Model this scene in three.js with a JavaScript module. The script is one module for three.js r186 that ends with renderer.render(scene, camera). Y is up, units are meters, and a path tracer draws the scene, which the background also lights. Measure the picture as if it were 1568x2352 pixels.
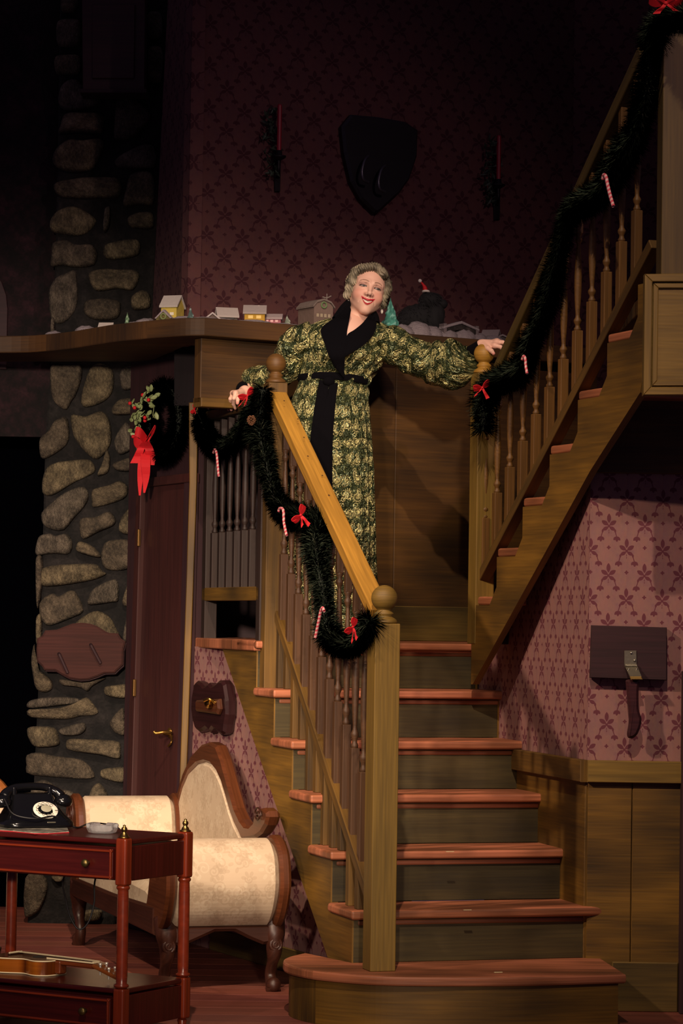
import * as THREE from 'three';
import { mergeGeometries, mergeVertices, toCreasedNormals } from 'three/addons/utils/BufferGeometryUtils.js';
import { RoundedBoxGeometry } from 'three/addons/geometries/RoundedBoxGeometry.js';

// ------------------------------------------------------------------ camera, light, exposure
const scene = new THREE.Scene();
scene.background = new THREE.Color(0.022, 0.0155, 0.027);
const FOCAL = 6420, CAMZ = 12, EYE = 1.5;
const camera = new THREE.PerspectiveCamera(2 * Math.atan(1176 / FOCAL) * 180 / Math.PI, 1568 / 2352, 0.1, 60);
camera.position.set(0, EYE, CAMZ);
camera.rotation.order = 'YXZ';
camera.rotation.set(Math.atan(244 / FOCAL), 0, 0.0155);
camera.updateMatrixWorld(true);
const renderer = new THREE.WebGLRenderer({ antialias: true });
renderer.toneMapping = THREE.LinearToneMapping;
renderer.toneMappingExposure = 2.0;
renderer.shadowMap.enabled = true;
renderer.shadowMap.type = THREE.PCFSoftShadowMap;
function spot(pos, aim, color, candela, degrees, penumbra, radius) {
  const l = new THREE.SpotLight(color, candela, 0, degrees * Math.PI / 180, penumbra, 2);
  l.position.set(...pos); l.target.position.set(...aim);
  l.castShadow = true; l.shadow.mapSize.set(2048, 2048); l.shadow.radius = radius; l.shadow.bias = -0.0005;
  scene.add(l, l.target);
  return l;
}
// theatre lanterns hung above the audience, out of the picture
spot([-0.4, 10.0, 10.2], [-0.4, 1.0, 0.15], 0xffe0c2, 158, 12.3, 1, 4);
spot([-4.2, 7.4, 10], [-0.85, 0.6, 0.3], 0xffe2c0, 125, 7.6, 1, 5);
spot([-7.0, 7.4, 7.6], [0.8, 1.15, 0.6], 0xffd8bc, 120, 8.5, 1, 10);
spot([4.8, 7.0, 10], [-0.3, 2.0, -0.8], 0xffd0d0, 30, 12, 1, 6);
// added unseen fill spots, low and soft: chimney side, chaise, stair foot, actress
spot([-1.6, 3.2, 16], [-1.45, 1.6, -0.9], 0xffe4cc, 430, 6.9, 1, 14);
spot([-3.4, 5.0, 15.0], [-0.42, 0.8, 0.2], 0xffe4cc, 150, 4.6, 1, 12);
spot([1.2, 2.5, 15.6], [-0.35, 0.4, 1.2], 0xffe4cc, 95, 4.8, 1, 12);
spot([0.4, 5.0, 15.5], [0.06, 2.55, 0], 0xffe4cc, 215, 3.0, 1, 10);

// ------------------------------------------------------------------ helpers
function mulberry(a) { return () => { a |= 0; a = a + 0x6D2B79F5 | 0; let t = Math.imul(a ^ a >>> 15, 1 | a); t = t + Math.imul(t ^ t >>> 7, 61 | t) ^ t; return ((t ^ t >>> 14) >>> 0) / 4294967296; }; }
const V3 = (x, y, z) => new THREE.Vector3(x, y, z);
const lerp = (a, b, t) => a + (b - a) * t;
const clamp = (x, a = 0, b = 1) => Math.min(b, Math.max(a, x));
const smooth = (a, b, x) => { const t = clamp((x - a) / (b - a)); return t * t * (3 - 2 * t); };
const hash3 = (x, y, z) => { let h = Math.imul(x, 374761393) + Math.imul(y, 668265263) + Math.imul(z, 2147483647 ^ 0x5bd1e995); h = Math.imul(h ^ h >>> 13, 1274126177); return ((h ^ h >>> 16) >>> 0) / 4294967296; };
function noise3(x, y, z) {
  const X = Math.floor(x), Y = Math.floor(y), Z = Math.floor(z); let fx = x - X, fy = y - Y, fz = z - Z;
  fx = fx * fx * (3 - 2 * fx); fy = fy * fy * (3 - 2 * fy); fz = fz * fz * (3 - 2 * fz);
  const a = (i, j, k) => hash3(X + i, Y + j, Z + k);
  return lerp(lerp(lerp(a(0, 0, 0), a(1, 0, 0), fx), lerp(a(0, 1, 0), a(1, 1, 0), fx), fy), lerp(lerp(a(0, 0, 1), a(1, 0, 1), fx), lerp(a(0, 1, 1), a(1, 1, 1), fx), fy), fz) * 2 - 1;
}
const fbm = (x, y, z, o = 3) => { let s = 0, a = 0.5; for (let i = 0; i < o; i++) { s += a * noise3(x, y, z); x *= 2.03; y *= 2.03; z *= 2.03; a *= 0.5; } return s; };
// tileable value noise for textures, periods px and py cells
function tnoise(x, y, px, py, s) {
  const X = Math.floor(x), Y = Math.floor(y); let fx = x - X, fy = y - Y; fx = fx * fx * (3 - 2 * fx); fy = fy * fy * (3 - 2 * fy);
  const m = (a, n) => ((a % n) + n) % n, h = (i, j) => hash3(m(X + i, px), m(Y + j, py), s);
  return lerp(lerp(h(0, 0), h(1, 0), fx), lerp(h(0, 1), h(1, 1), fx), fy);
}
// a point of the place that the photograph shows at a pixel: by its distance, on a level, or on an upright plane
function ray(px, py) { return V3((px - 784) / FOCAL, -(py - 1176) / FOCAL, -1).applyQuaternion(camera.quaternion); }
const P = (px, py, d) => { const r = ray(px, py); return camera.position.clone().addScaledVector(r, -d / r.z); };
const PY = (px, py, y) => { const r = ray(px, py); return camera.position.clone().addScaledVector(r, (y - EYE) / r.y); };
// upright plane through two plan points, first the one further left as one faces it
function plane(a, b) {
  const u = V3(b.x - a.x, 0, b.z - a.z).normalize(), n = V3(-u.z, 0, u.x);
  const o = V3(a.x, 0, a.z);
  return { o, u, n,
    at: (s, y, off = 0) => o.clone().addScaledVector(u, s).addScaledVector(n, off).setY(y),
    hit: (px, py, off = 0) => { const r = ray(px, py), q = o.clone().addScaledVector(n, off).sub(camera.position); return camera.position.clone().addScaledVector(r, q.dot(n) / r.dot(n)); },
    sy: (px, py, off = 0) => { const h = pl_hit(o, n, px, py, off); return [h.clone().sub(o).dot(u), h.y]; },
    basis: (off = 0) => new THREE.Matrix4().makeBasis(u, V3(0, 1, 0), n).setPosition(o.clone().addScaledVector(n, off)) };
}
function pl_hit(o, n, px, py, off) { const r = ray(px, py), q = o.clone().addScaledVector(n, off).sub(camera.position); return camera.position.clone().addScaledVector(r, q.dot(n) / r.dot(n)); }
const PLAN = (x, d) => V3(x, 0, CAMZ - d);

const used = new Map();
function numbered(name) { const n = used.get(name) || 0; used.set(name, n + 1); return n ? name + '_' + String(n).padStart(3, '0') : name; }
function tag(o, label, category, group, kind) { if (label) o.userData.label = label; if (category) o.userData.category = category; if (group) o.userData.group = group; if (kind) o.userData.kind = kind; return o; }
function thing(name, label, category, pos, group) {
  const o = new THREE.Group(); o.name = numbered(name); scene.add(o); o.position.copy(pos || V3(0, 0, 0));
  return tag(o, label, category, group);
}
function worldPos(o) { const p = V3(0, 0, 0); for (let q = o; q && q !== scene; q = q.parent) p.add(q.position); return p; }
// a mesh from one or several geometries given in the place's own coordinates
function mesh(name, geos, mat, parent) {
  let g = Array.isArray(geos) ? merge(geos) : geos;
  const m = new THREE.Mesh(g, mat); m.castShadow = m.receiveShadow = true;
  if (!parent) { m.name = numbered(name); scene.add(m); }
  else { m.name = name; const p = worldPos(parent); if (p.lengthSq() > 0) g.translate(-p.x, -p.y, -p.z); parent.add(m); }
  return m;
}
function merge(list) {
  const anyColor = list.some((g) => g.attributes.color);
  list = list.map((g) => { g = g.index ? g.toNonIndexed() : g; for (const k of Object.keys(g.attributes)) if (!['position', 'normal', 'uv', 'color'].includes(k)) g.deleteAttribute(k);
    if (!g.attributes.uv) boxUV(g); if (!g.attributes.normal) g.computeVertexNormals();
    if (anyColor && !g.attributes.color) g.setAttribute('color', new THREE.BufferAttribute(new Float32Array(g.attributes.position.count * 3).fill(1), 3)); return g; });
  return list.length === 1 ? list[0] : mergeGeometries(list);
}
// uv in metres from the side a face looks to; u runs along the grain axis
function boxUV(g, grain = 'x') {
  if (g.index) { const h = g.toNonIndexed(); g.index = null; g.attributes = h.attributes; }
  const p = g.attributes.position, uv = new Float32Array(p.count * 2), A = V3(), B = V3(), C = V3(), gi = 'xyz'.indexOf(grain);
  for (let i = 0; i < p.count; i += 3) {
    A.fromBufferAttribute(p, i); B.fromBufferAttribute(p, i + 1); C.fromBufferAttribute(p, i + 2);
    const n = B.clone().sub(A).cross(C.clone().sub(A)), an = [Math.abs(n.x), Math.abs(n.y), Math.abs(n.z)];
    const k = an.indexOf(Math.max(...an)), rest = [0, 1, 2].filter((q) => q !== k), ui = rest.includes(gi) ? gi : rest[0], vi = rest.find((q) => q !== ui);
    [A, B, C].forEach((q, j) => { const a = q.toArray(); uv[(i + j) * 2] = a[ui]; uv[(i + j) * 2 + 1] = a[vi]; });
  }
  g.setAttribute('uv', new THREE.BufferAttribute(uv, 2)); return g;
}
function offUV(g, du, dv) { const u = g.attributes.uv; for (let i = 0; i < u.count; i++) u.setXY(i, u.getX(i) + du, u.getY(i) + dv); return g; }
const UVR = mulberry(77);
function box(w, h, d, r = 0.004, grain = 'x') {
  const g = new RoundedBoxGeometry(w, h, d, 1, Math.min(r, w / 2.01, h / 2.01, d / 2.01));
  boxUV(g, grain); return offUV(g, UVR() * 3, UVR() * 3);
}
const place = (g, x, y, z, ry = 0, rx = 0, rz = 0) => { g.applyMatrix4(new THREE.Matrix4().makeRotationFromEuler(new THREE.Euler(rx, ry, rz, 'YXZ')).setPosition(x, y, z)); return g; };
// a squared bar from a to b; w is its width across, h its height
function bar(a, b, w, h, r = 0.004, up = V3(0, 1, 0)) {
  const x = b.clone().sub(a), len = x.length(); x.normalize();
  const z = x.clone().cross(up).normalize(), y = z.clone().cross(x);
  const g = box(len, h, w, r, 'x');
  return g.applyMatrix4(new THREE.Matrix4().makeBasis(x, y, z).setPosition(a.clone().add(b).multiplyScalar(0.5)));
}
function lathe(prof, seg = 20) { const g = new THREE.LatheGeometry(prof.map(([r, y]) => new THREE.Vector2(Math.max(r, 0.0001), y)), seg); return g; }
function tube(pts, r, seg = 24, rad = 8, closed = false) { return new THREE.TubeGeometry(new THREE.CatmullRomCurve3(pts, closed, 'catmullrom', 0.5), seg, r, rad, closed); }
// a board on an upright plane: outline in (along, height) metres, its back at `off`, thickness t towards the viewer
function shapeOf(pts, curve) { if (!curve) return new THREE.Shape(pts.map(([a, b]) => new THREE.Vector2(a, b))); const c = new THREE.CatmullRomCurve3(pts.map(([a, b]) => V3(a, b, 0)), true, 'catmullrom', curve); return new THREE.Shape(c.getPoints(pts.length * 5).slice(0, -1).map((q) => new THREE.Vector2(q.x, q.y))); }
function board(pl, pts, off, t, { bevel = 0.003, curve = 0, holes = [], upright = false } = {}) {
  const s = shapeOf(pts, curve); for (const h of holes) s.holes.push(new THREE.Path(h.map(([a, b]) => new THREE.Vector2(a, b))));
  const b = Math.min(bevel, t / 3);
  const g = new THREE.ExtrudeGeometry(s, { depth: t - 2 * b, bevelEnabled: b > 0, bevelThickness: b, bevelSize: b, bevelOffset: -b, bevelSegments: 1, curveSegments: 6 });
  g.translate(0, 0, b);
  boxUV(g, upright ? 'y' : 'x');
  return g.applyMatrix4(pl.basis(off));
}
const outline = (pl, px, off = 0) => px.map(([x, y]) => pl.sy(x, y, off));
const plate = (pl, px, off, t, o = {}) => board(pl, outline(pl, px, off + t), off, t, { ...o, holes: (o.holes || []).map((h) => outline(pl, h, off + t)) });

// ------------------------------------------------------------------ materials
function dataTex(w, h, fn, srgb = true) {
  const a = new Uint8Array(w * h * 4);
  for (let j = 0; j < h; j++) for (let i = 0; i < w; i++) { const c = fn(i / w, j / h), k = (j * w + i) * 4; a[k] = clamp(c[0]) * 255; a[k + 1] = clamp(c[1]) * 255; a[k + 2] = clamp(c[2]) * 255; a[k + 3] = 255; }
  const t = new THREE.DataTexture(a, w, h); t.wrapS = t.wrapT = THREE.RepeatWrapping; t.magFilter = THREE.LinearFilter; t.minFilter = THREE.LinearMipmapLinearFilter; t.generateMipmaps = true;
  if (srgb) t.colorSpace = THREE.SRGBColorSpace; t.needsUpdate = true; return t;
}
const rep = (t, x, y) => { const c = t.clone(); c.repeat.set(x, y); c.needsUpdate = true; return c; };
// scumbled painted wood: fine grain along u with brushed lighter and darker patches
const woodTex = dataTex(512, 512, (u, v) => {
  const g = tnoise(u * 6, v * 170, 6, 170, 3) * 0.5 + tnoise(u * 14, v * 320, 14, 320, 5) * 0.3 + tnoise(u * 3, v * 40, 3, 40, 9) * 0.5;
  const p = tnoise(u * 3, v * 7, 3, 7, 21) * 0.6 + tnoise(u * 8, v * 12, 8, 12, 22) * 0.4;
  const k = 0.62 + 0.22 * (g - 0.65) + 0.42 * (p - 0.5);
  return [k * 1.22, k * 1.2, k * (1.02 + 0.2 * (p - 0.5))];
});
const fineTex = dataTex(512, 512, (u, v) => {
  const g = tnoise(u * 5, v * 150, 5, 150, 33) * 0.5 + tnoise(u * 12, v * 260, 12, 260, 35) * 0.3 + tnoise(u * 2, v * 18, 2, 18, 39) * 0.4;
  const k = 0.8 + 0.28 * (g - 0.6); return [k, k, k];
});
const speckTex = dataTex(512, 512, (u, v) => { const k = 0.4 * tnoise(u * 12, v * 12, 12, 12, 51) + 0.35 * tnoise(u * 40, v * 40, 40, 40, 52) + 0.25 * tnoise(u * 130, v * 130, 130, 130, 53); return [k, k, k]; });
const stoneTex = dataTex(512, 512, (u, v) => { const n = 0.4 * tnoise(u * 7, v * 7, 7, 7, 81) + 0.3 * tnoise(u * 30, v * 30, 30, 30, 82) + 0.3 * tnoise(u * 110, v * 110, 110, 110, 83), k = 0.25 + 0.8 * n; return [k, k * (0.985 + 0.02 * n), k * (0.95 + 0.05 * n)]; });
const bumpTex = rep(speckTex, 1, 1); bumpTex.colorSpace = THREE.NoColorSpace;
const crumpleTex = dataTex(512, 512, (u, v) => { let k = 0; for (const [n, a, s] of [[7, 0.5, 1], [15, 0.3, 2], [34, 0.2, 3]]) k += a * Math.abs(tnoise(u * n, v * n, n, n, 60 + s) * 2 - 1); return [k, k, k]; }, false);
// stencilled fleur wallpaper, one repeat = one staggered cell
function fleurTex(ground, ink, grime) {
  const W = 512, H = 704, c = document.createElement('canvas'); c.width = W; c.height = H; const x = c.getContext('2d');
  x.fillStyle = ground; x.fillRect(0, 0, W, H);
  const R = mulberry(5);
  for (let i = 0; i < 900; i++) { x.fillStyle = grime[i % grime.length]; x.globalAlpha = 0.05 + 0.06 * R(); const s = 8 + 50 * R(); x.beginPath(); x.ellipse(R() * W, R() * H, s, s * 1.6, 0, 0, 7); x.fill(); }
  x.globalAlpha = 1; x.fillStyle = ink; x.strokeStyle = ink;
  const leaf = (cx, cy, len, wid, ang) => { x.save(); x.translate(cx, cy); x.rotate(ang); x.beginPath(); x.moveTo(0, 0); x.bezierCurveTo(wid, -len * 0.35, wid * 0.9, -len * 0.75, 0, -len); x.bezierCurveTo(-wid * 0.9, -len * 0.75, -wid, -len * 0.35, 0, 0); x.fill(); x.restore(); };
  const bud = (cx, cy, m) => { // hanging three-lobed bud on a curved stalk
    x.lineWidth = 13; x.lineCap = 'round'; x.beginPath(); x.moveTo(cx - m * 14, cy - 105); x.bezierCurveTo(cx - m * 20, cy - 60, cx + m * 10, cy - 35, cx, cy); x.stroke();
    leaf(cx - m * 16, cy - 72, 58, 20, -m * 0.1); leaf(cx + m * 2, cy - 30, 84, 30, Math.PI - m * 0.08); leaf(cx + m * 4, cy - 26, 78, 28, Math.PI - m * 0.72); leaf(cx - m * 2, cy - 24, 66, 26, Math.PI + m * 0.62); };
  const motif = (cx, cy) => { for (const dx of [-W, 0, W]) for (const dy of [-H, 0, H]) { const X = cx + dx, Y = cy + dy;
    leaf(X, Y - 40, 138, 40, 0); for (const m of [-1, 1]) { leaf(X + m * 6, Y - 10, 118, 42, m * 0.98); leaf(X + m * 4, Y + 10, 100, 36, m * 2.1); bud(X + m * 108, Y + 172, m); }
    x.beginPath(); x.arc(X, Y, 18, 0, 7); x.fill(); leaf(X, Y + 40, 40, 7, Math.PI); leaf(X, Y + 80, 30, 7, Math.PI);
    x.beginPath(); x.ellipse(X, Y + 305, 14, 30, 0, 0, 7); x.fill(); x.beginPath(); x.ellipse(X, Y + 305, 30, 13, 0, 0, 7); x.fill(); } };
  motif(W / 2, 200); motif(0, 200 + H / 2);
  const t = new THREE.CanvasTexture(c); t.wrapS = t.wrapT = THREE.RepeatWrapping; t.colorSpace = THREE.SRGBColorSpace; t.anisotropy = 8; return t;
}
const std = (o) => { const m = new THREE.MeshStandardMaterial(o); m.side = THREE.DoubleSide; return m; };
const wood = (hex, rough = 0.6, tex = woodTex, bump = 0.0015, rx = 1, ry = 1) => { const t = rep(tex, rx, ry), b = t.clone(); b.colorSpace = THREE.NoColorSpace; b.needsUpdate = true; return std({ color: hex, map: t, roughness: rough, bumpMap: b, bumpScale: bump }); };
const fleur = fleurTex('#865f5c', '#622e38', ['#946a5e', '#7a585e', '#9a7264']);
const M = {
  dark: wood(0x180d13, 1.0, fineTex), turnedShaded: wood(0x5f4024, 0.55, fineTex), shade: wood(0x34221a, 0.6, fineTex),  // last two: baluster woods with shading put into the colour
  ledge: wood(0x583b1c, 0.62),
  postDimmed: wood(0x65501d, 0.6, fineTex),  // newel wood darkened: the weak light up there is put into the colour
  landing: wood(0x634317, 0.65),
  tan: wood(0x7e5d1c, 0.62), tanDark: wood(0x6c4f1a, 0.65), newel: wood(0x93752e, 0.58, fineTex), rail: wood(0xcf9a3c, 0.5, fineTex), turned: wood(0x7c5623, 0.55, fineTex),
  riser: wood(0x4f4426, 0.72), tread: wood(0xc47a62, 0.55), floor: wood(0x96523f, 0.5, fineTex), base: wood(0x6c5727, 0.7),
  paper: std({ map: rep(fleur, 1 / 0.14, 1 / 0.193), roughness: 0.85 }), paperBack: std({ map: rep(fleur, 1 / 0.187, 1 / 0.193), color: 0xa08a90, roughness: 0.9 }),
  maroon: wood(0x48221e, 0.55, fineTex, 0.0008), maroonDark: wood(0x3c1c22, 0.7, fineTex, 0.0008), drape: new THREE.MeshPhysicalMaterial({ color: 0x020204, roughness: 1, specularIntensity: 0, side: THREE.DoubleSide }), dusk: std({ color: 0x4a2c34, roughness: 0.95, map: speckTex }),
};
// ------------------------------------------------------------------ the setting
const RISE = 0.2, RUN = 0.282, LAND = 1.4, LEDGE = 2.8, BAL = 2.8;
const UP = V3(-0.296, 0, -0.955).normalize(), RT = V3(0.955, 0, -0.296).normalize();      // up the lower flight; to its other side
const L2 = P(807, 2091, 10.57);
const nose = (k, side = 0, back = 0) => V3(L2.x, k * RISE, L2.z).addScaledVector(UP, (k - 2) * RUN + back).addScaledVector(RT, side);
const SIDE = plane(nose(7, 0, 1.4), nose(2, 0, -0.5));                                    // outer face of the lower flight and the landing
const FRONTAL = plane(PLAN(0.972, 10.88), PLAN(2.6, 10.88)), OBLIQUE = plane(PLAN(0.60, 12.32), PLAN(0.972, 10.88));
const UNDER = plane(P(438, 1600, 12.93), P(745, 2190, 11.6));                             // papered wall beneath the landing
const DOORWALL = plane(P(292, 1500, 13.52), P(438, 1500, 12.93));
const LEDGELINE = plane(PY(470, 728, LEDGE), PY(1102, 779, LEDGE));
const struct = (name, g, m, parent) => { const o = mesh(name, g, m, parent); if (!parent) o.userData.kind = 'structure'; return o; };
// a stage wall: the group carries the kind, its body and pieces are children
function wall(name) { const o = thing(name, null, null); o.userData.kind = 'structure'; return o; }

// stage floor of wide stained boards
const floor = wall('floor');
{ const R = mulberry(3), w = 0.19;
  const tones = [0x9c5646, 0xa45c4a, 0x8f4e44, 0x975848].map((c) => wood(c, 0.5, fineTex));
  for (let i = 0; i < 30; i++) { const z = 3.2 - i * w; const g = box(7, 0.04, w - 0.004, 0.002, 'x'); place(g, -0.4, -0.02, z, 0); mesh('floorboard', g, tones[Math.floor(R() * 4)], floor); } }

// wallpapered back wall, its angled return beside the chimney and the darker wall past the corner
{ const d = LEDGELINE.n.clone().multiplyScalar(-0.45);
  const a = pl_hit(LEDGELINE.o, LEDGELINE.n, 432, 600, -0.45), b = pl_hit(LEDGELINE.o, LEDGELINE.n, 1312, 600, -0.45);
  const pl = plane(a, b), len = Math.hypot(b.x - a.x, b.z - a.z);
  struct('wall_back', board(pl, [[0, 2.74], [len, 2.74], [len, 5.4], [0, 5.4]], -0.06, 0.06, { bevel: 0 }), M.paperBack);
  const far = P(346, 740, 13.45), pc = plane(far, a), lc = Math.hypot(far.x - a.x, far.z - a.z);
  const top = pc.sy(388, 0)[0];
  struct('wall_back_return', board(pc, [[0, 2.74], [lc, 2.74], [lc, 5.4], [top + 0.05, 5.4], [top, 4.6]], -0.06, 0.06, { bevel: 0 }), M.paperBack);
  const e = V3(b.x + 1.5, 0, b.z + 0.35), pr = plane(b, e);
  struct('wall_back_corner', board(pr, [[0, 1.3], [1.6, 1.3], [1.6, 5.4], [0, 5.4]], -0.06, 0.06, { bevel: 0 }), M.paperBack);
}
// wall beside the upper flight, seen dim between its balusters and through the step notches
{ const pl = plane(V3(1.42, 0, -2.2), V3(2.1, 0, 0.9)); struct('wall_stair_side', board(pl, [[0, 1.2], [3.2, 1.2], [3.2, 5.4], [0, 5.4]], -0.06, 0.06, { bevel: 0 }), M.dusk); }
// wood wall behind the landing: overhanging header and full-height panelling, with a skirting board
const landingWall = wall('wall_landing');
{ const pl = LEDGELINE, s = (x, y) => pl.sy(x, y, -0.1)[0], x0 = s(461, 850), x1 = s(690, 850), x2 = s(905, 1200), x3 = s(1370, 1000), yb = pl.sy(470, 924, -0.1)[1];
  const seams = [x1, x2, x3];
  mesh('header_panel', board(pl, [[x0, yb], [x1, yb], [x1, LEDGE - 0.05], [x0, LEDGE - 0.05]], -0.16, 0.06), M.landing, landingWall);
  mesh('header_edge', board(pl, [[x0, yb - 0.02], [x1, yb - 0.02], [x1, yb + 0.02], [x0, yb + 0.02]], -0.165, 0.075), M.tanDark, landingWall);
  mesh('panel', board(pl, [[x1, LAND], [x2 - 0.001, LAND], [x2 - 0.001, LEDGE - 0.05], [x1, LEDGE - 0.05]], -0.14, 0.04), M.landing, landingWall);
  mesh('panel', board(pl, [[x2 + 0.001, LAND], [x3, LAND], [x3, LEDGE - 0.05], [x2 + 0.001, LEDGE - 0.05]], -0.14, 0.04), M.landing, landingWall);
  mesh('skirting', board(pl, [[x1, LAND], [x3, LAND], [x3, LAND + 0.16], [x1, LAND + 0.16]], -0.1, 0.02), M.base, landingWall);
  mesh('corner_board', bar(pl.at(x1 + 0.02, LAND, -0.12), pl.at(x1 + 0.02, LEDGE - 0.05, -0.12), 0.05, 0.05), M.tanDark, landingWall);
}
struct('wall_hall', board(plane(PLAN(-0.62, 14.0), PLAN(0.35, 14.0)), [[0, 0], [1.0, 0], [1.0, 2.7], [0, 2.7]], -0.05, 0.05, { bevel: 0 }), M.maroonDark);
// papered wall under the landing, with a low baseboard
struct('wall_under_landing', board(UNDER, [[0, 0], [1.62, 0], [1.62, 0.9], [0.9, LAND - 0.04], [0, LAND - 0.04]], -0.05, 0.05, { bevel: 0 }), M.paper);
struct('baseboard_left', board(UNDER, [[0.3, 0], [1.6, 0], [1.6, 0.1], [0.3, 0.1]], 0.0, 0.015), M.base);
// the door's wall, dark stained, running back to the chimney
const doorWall = wall('wall_left');
{ const pl = DOORWALL, W = pl.sy(440, 1500)[0];
  mesh('wall_panel', board(pl, [[-0.02, 0], [W + 0.02, 0], [W + 0.02, 2.75], [-0.02, 2.75]], -0.06, 0.06, { upright: true }), M.maroonDark, doorWall);
}
const door = wall('door_1');
{ const pl = DOORWALL, f = (px) => outline(pl, px, 0.02);
  const dr = (px, off, t, m, name) => mesh(name, board(pl, outline(pl, px, off + t), off, t, { upright: true }), m, door);
  dr([[322, 1120], [433, 1106], [414, 1880], [297, 1900]], 0, 0.03, M.maroon, 'door_leaf');
  dr([[313, 1096], [324, 1096], [300, 1900], [288, 1900]], 0, 0.055, M.maroon, 'door_frame');
  dr([[318, 1120], [318, 1100], [436, 1086], [436, 1107]], 0, 0.05, M.maroon, 'door_frame');
  dr([[422, 1106], [437, 1105], [418, 1880], [403, 1880]], 0.0, 0.045, M.maroonDark, 'door_frame');
  // lever handle
  const p = pl.hit(372, 1684, 0.04), h = [];
  const rose = lathe([[0, 0], [0.022, 0], [0.024, 0.006], [0.012, 0.012], [0.01, 0.035]], 16); place(rose, 0, 0, 0, 0, Math.PI / 2); rose.applyMatrix4(new THREE.Matrix4().makeBasis(pl.u, V3(0, 1, 0), pl.n).setPosition(pl.hit(391, 1683, 0.03))); h.push(rose);
  const q = pl.hit(391, 1683, 0.075); h.push(tube([pl.hit(391, 1683, 0.06), q, q.clone().add(V3(-0.03, 0.003, 0.02)), q.clone().add(V3(-0.065, -0.002, 0.02)), q.clone().add(V3(-0.075, 0.006, 0.02))], 0.0075, 20, 8));
  h.push(tube([pl.hit(394, 1690, 0.035), pl.hit(393, 1705, 0.05), pl.hit(386, 1714, 0.05)], 0.005, 12, 8));
  mesh('door_handle', h, std({ color: 0x8d6a34, metalness: 0.9, roughness: 0.35 }), door);
  for (const y of [1215, 1560]) mesh('hinge', bar(pl.hit(319 - (y - 1215) * 0.03, y, 0.06), pl.hit(318 - (y - 1215) * 0.03, y + 40, 0.06), 0.016, 0.016), std({ color: 0x7a5b33, metalness: 0.8, roughness: 0.4 }), door);
}
// tan corner post between the door and the papered wall
{ const pl = plane(P(400, 1400, 12.86), P(470, 1400, 12.86));
  struct('trim_1', board(pl, outline(pl, [[434, 925], [455, 925], [452, 1110], [441, 1430], [426, 1850], [411, 1850], [425, 1430], [435, 1110]]), -0.03, 0.04, { upright: true }), M.tan);
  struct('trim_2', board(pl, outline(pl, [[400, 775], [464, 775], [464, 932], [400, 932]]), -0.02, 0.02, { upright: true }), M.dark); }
// far left: wall above the dark opening, the opening itself, and the drape behind
{ const pl = plane(PLAN(-2.4, 13.75), PLAN(-1.1, 13.75)), yb = pl.sy(60, 1003)[1];
  struct('wall_far_left', board(pl, [[-1.5, yb], [1.15, yb], [1.15, 5.4], [-1.5, 5.4]], -0.06, 0.06, { bevel: 0 }), wood(0x381a22, 0.95, speckTex, 0.001));
  struct('wall_void', board(plane(PLAN(-4, 14.35), PLAN(-0.9, 14.35)), [[0, 0], [3.1, 0], [3.1, 3.2], [0, 3.2]], -0.05, 0.05, { bevel: 0 }), M.drape);
  struct('wall_masking', board(plane(PLAN(-7, 16.5), PLAN(7, 16.5)), [[0, 0], [14, 0], [14, 9], [0, 9]], -0.05, 0.05, { bevel: 0 }), M.drape);
  const arch = [], n = 14; for (let i = 0; i <= n; i++) { const a = Math.PI * (i / n); arch.push([0.42 + 0.32 * Math.cos(a), 3.0 + 0.3 * Math.sin(a)]); }
  arch.push([0.1, 2.7], [0.14, 2.7]); for (let i = n; i >= 0; i--) { const a = Math.PI * (i / n); arch.push([0.42 + 0.26 * Math.cos(a), 3.0 + 0.24 * Math.sin(a)]); } arch.push([0.68, 2.7], [0.74, 2.7]);
  struct('trim_3', board(pl, arch, 0, 0.02), M.maroonDark); }
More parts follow.
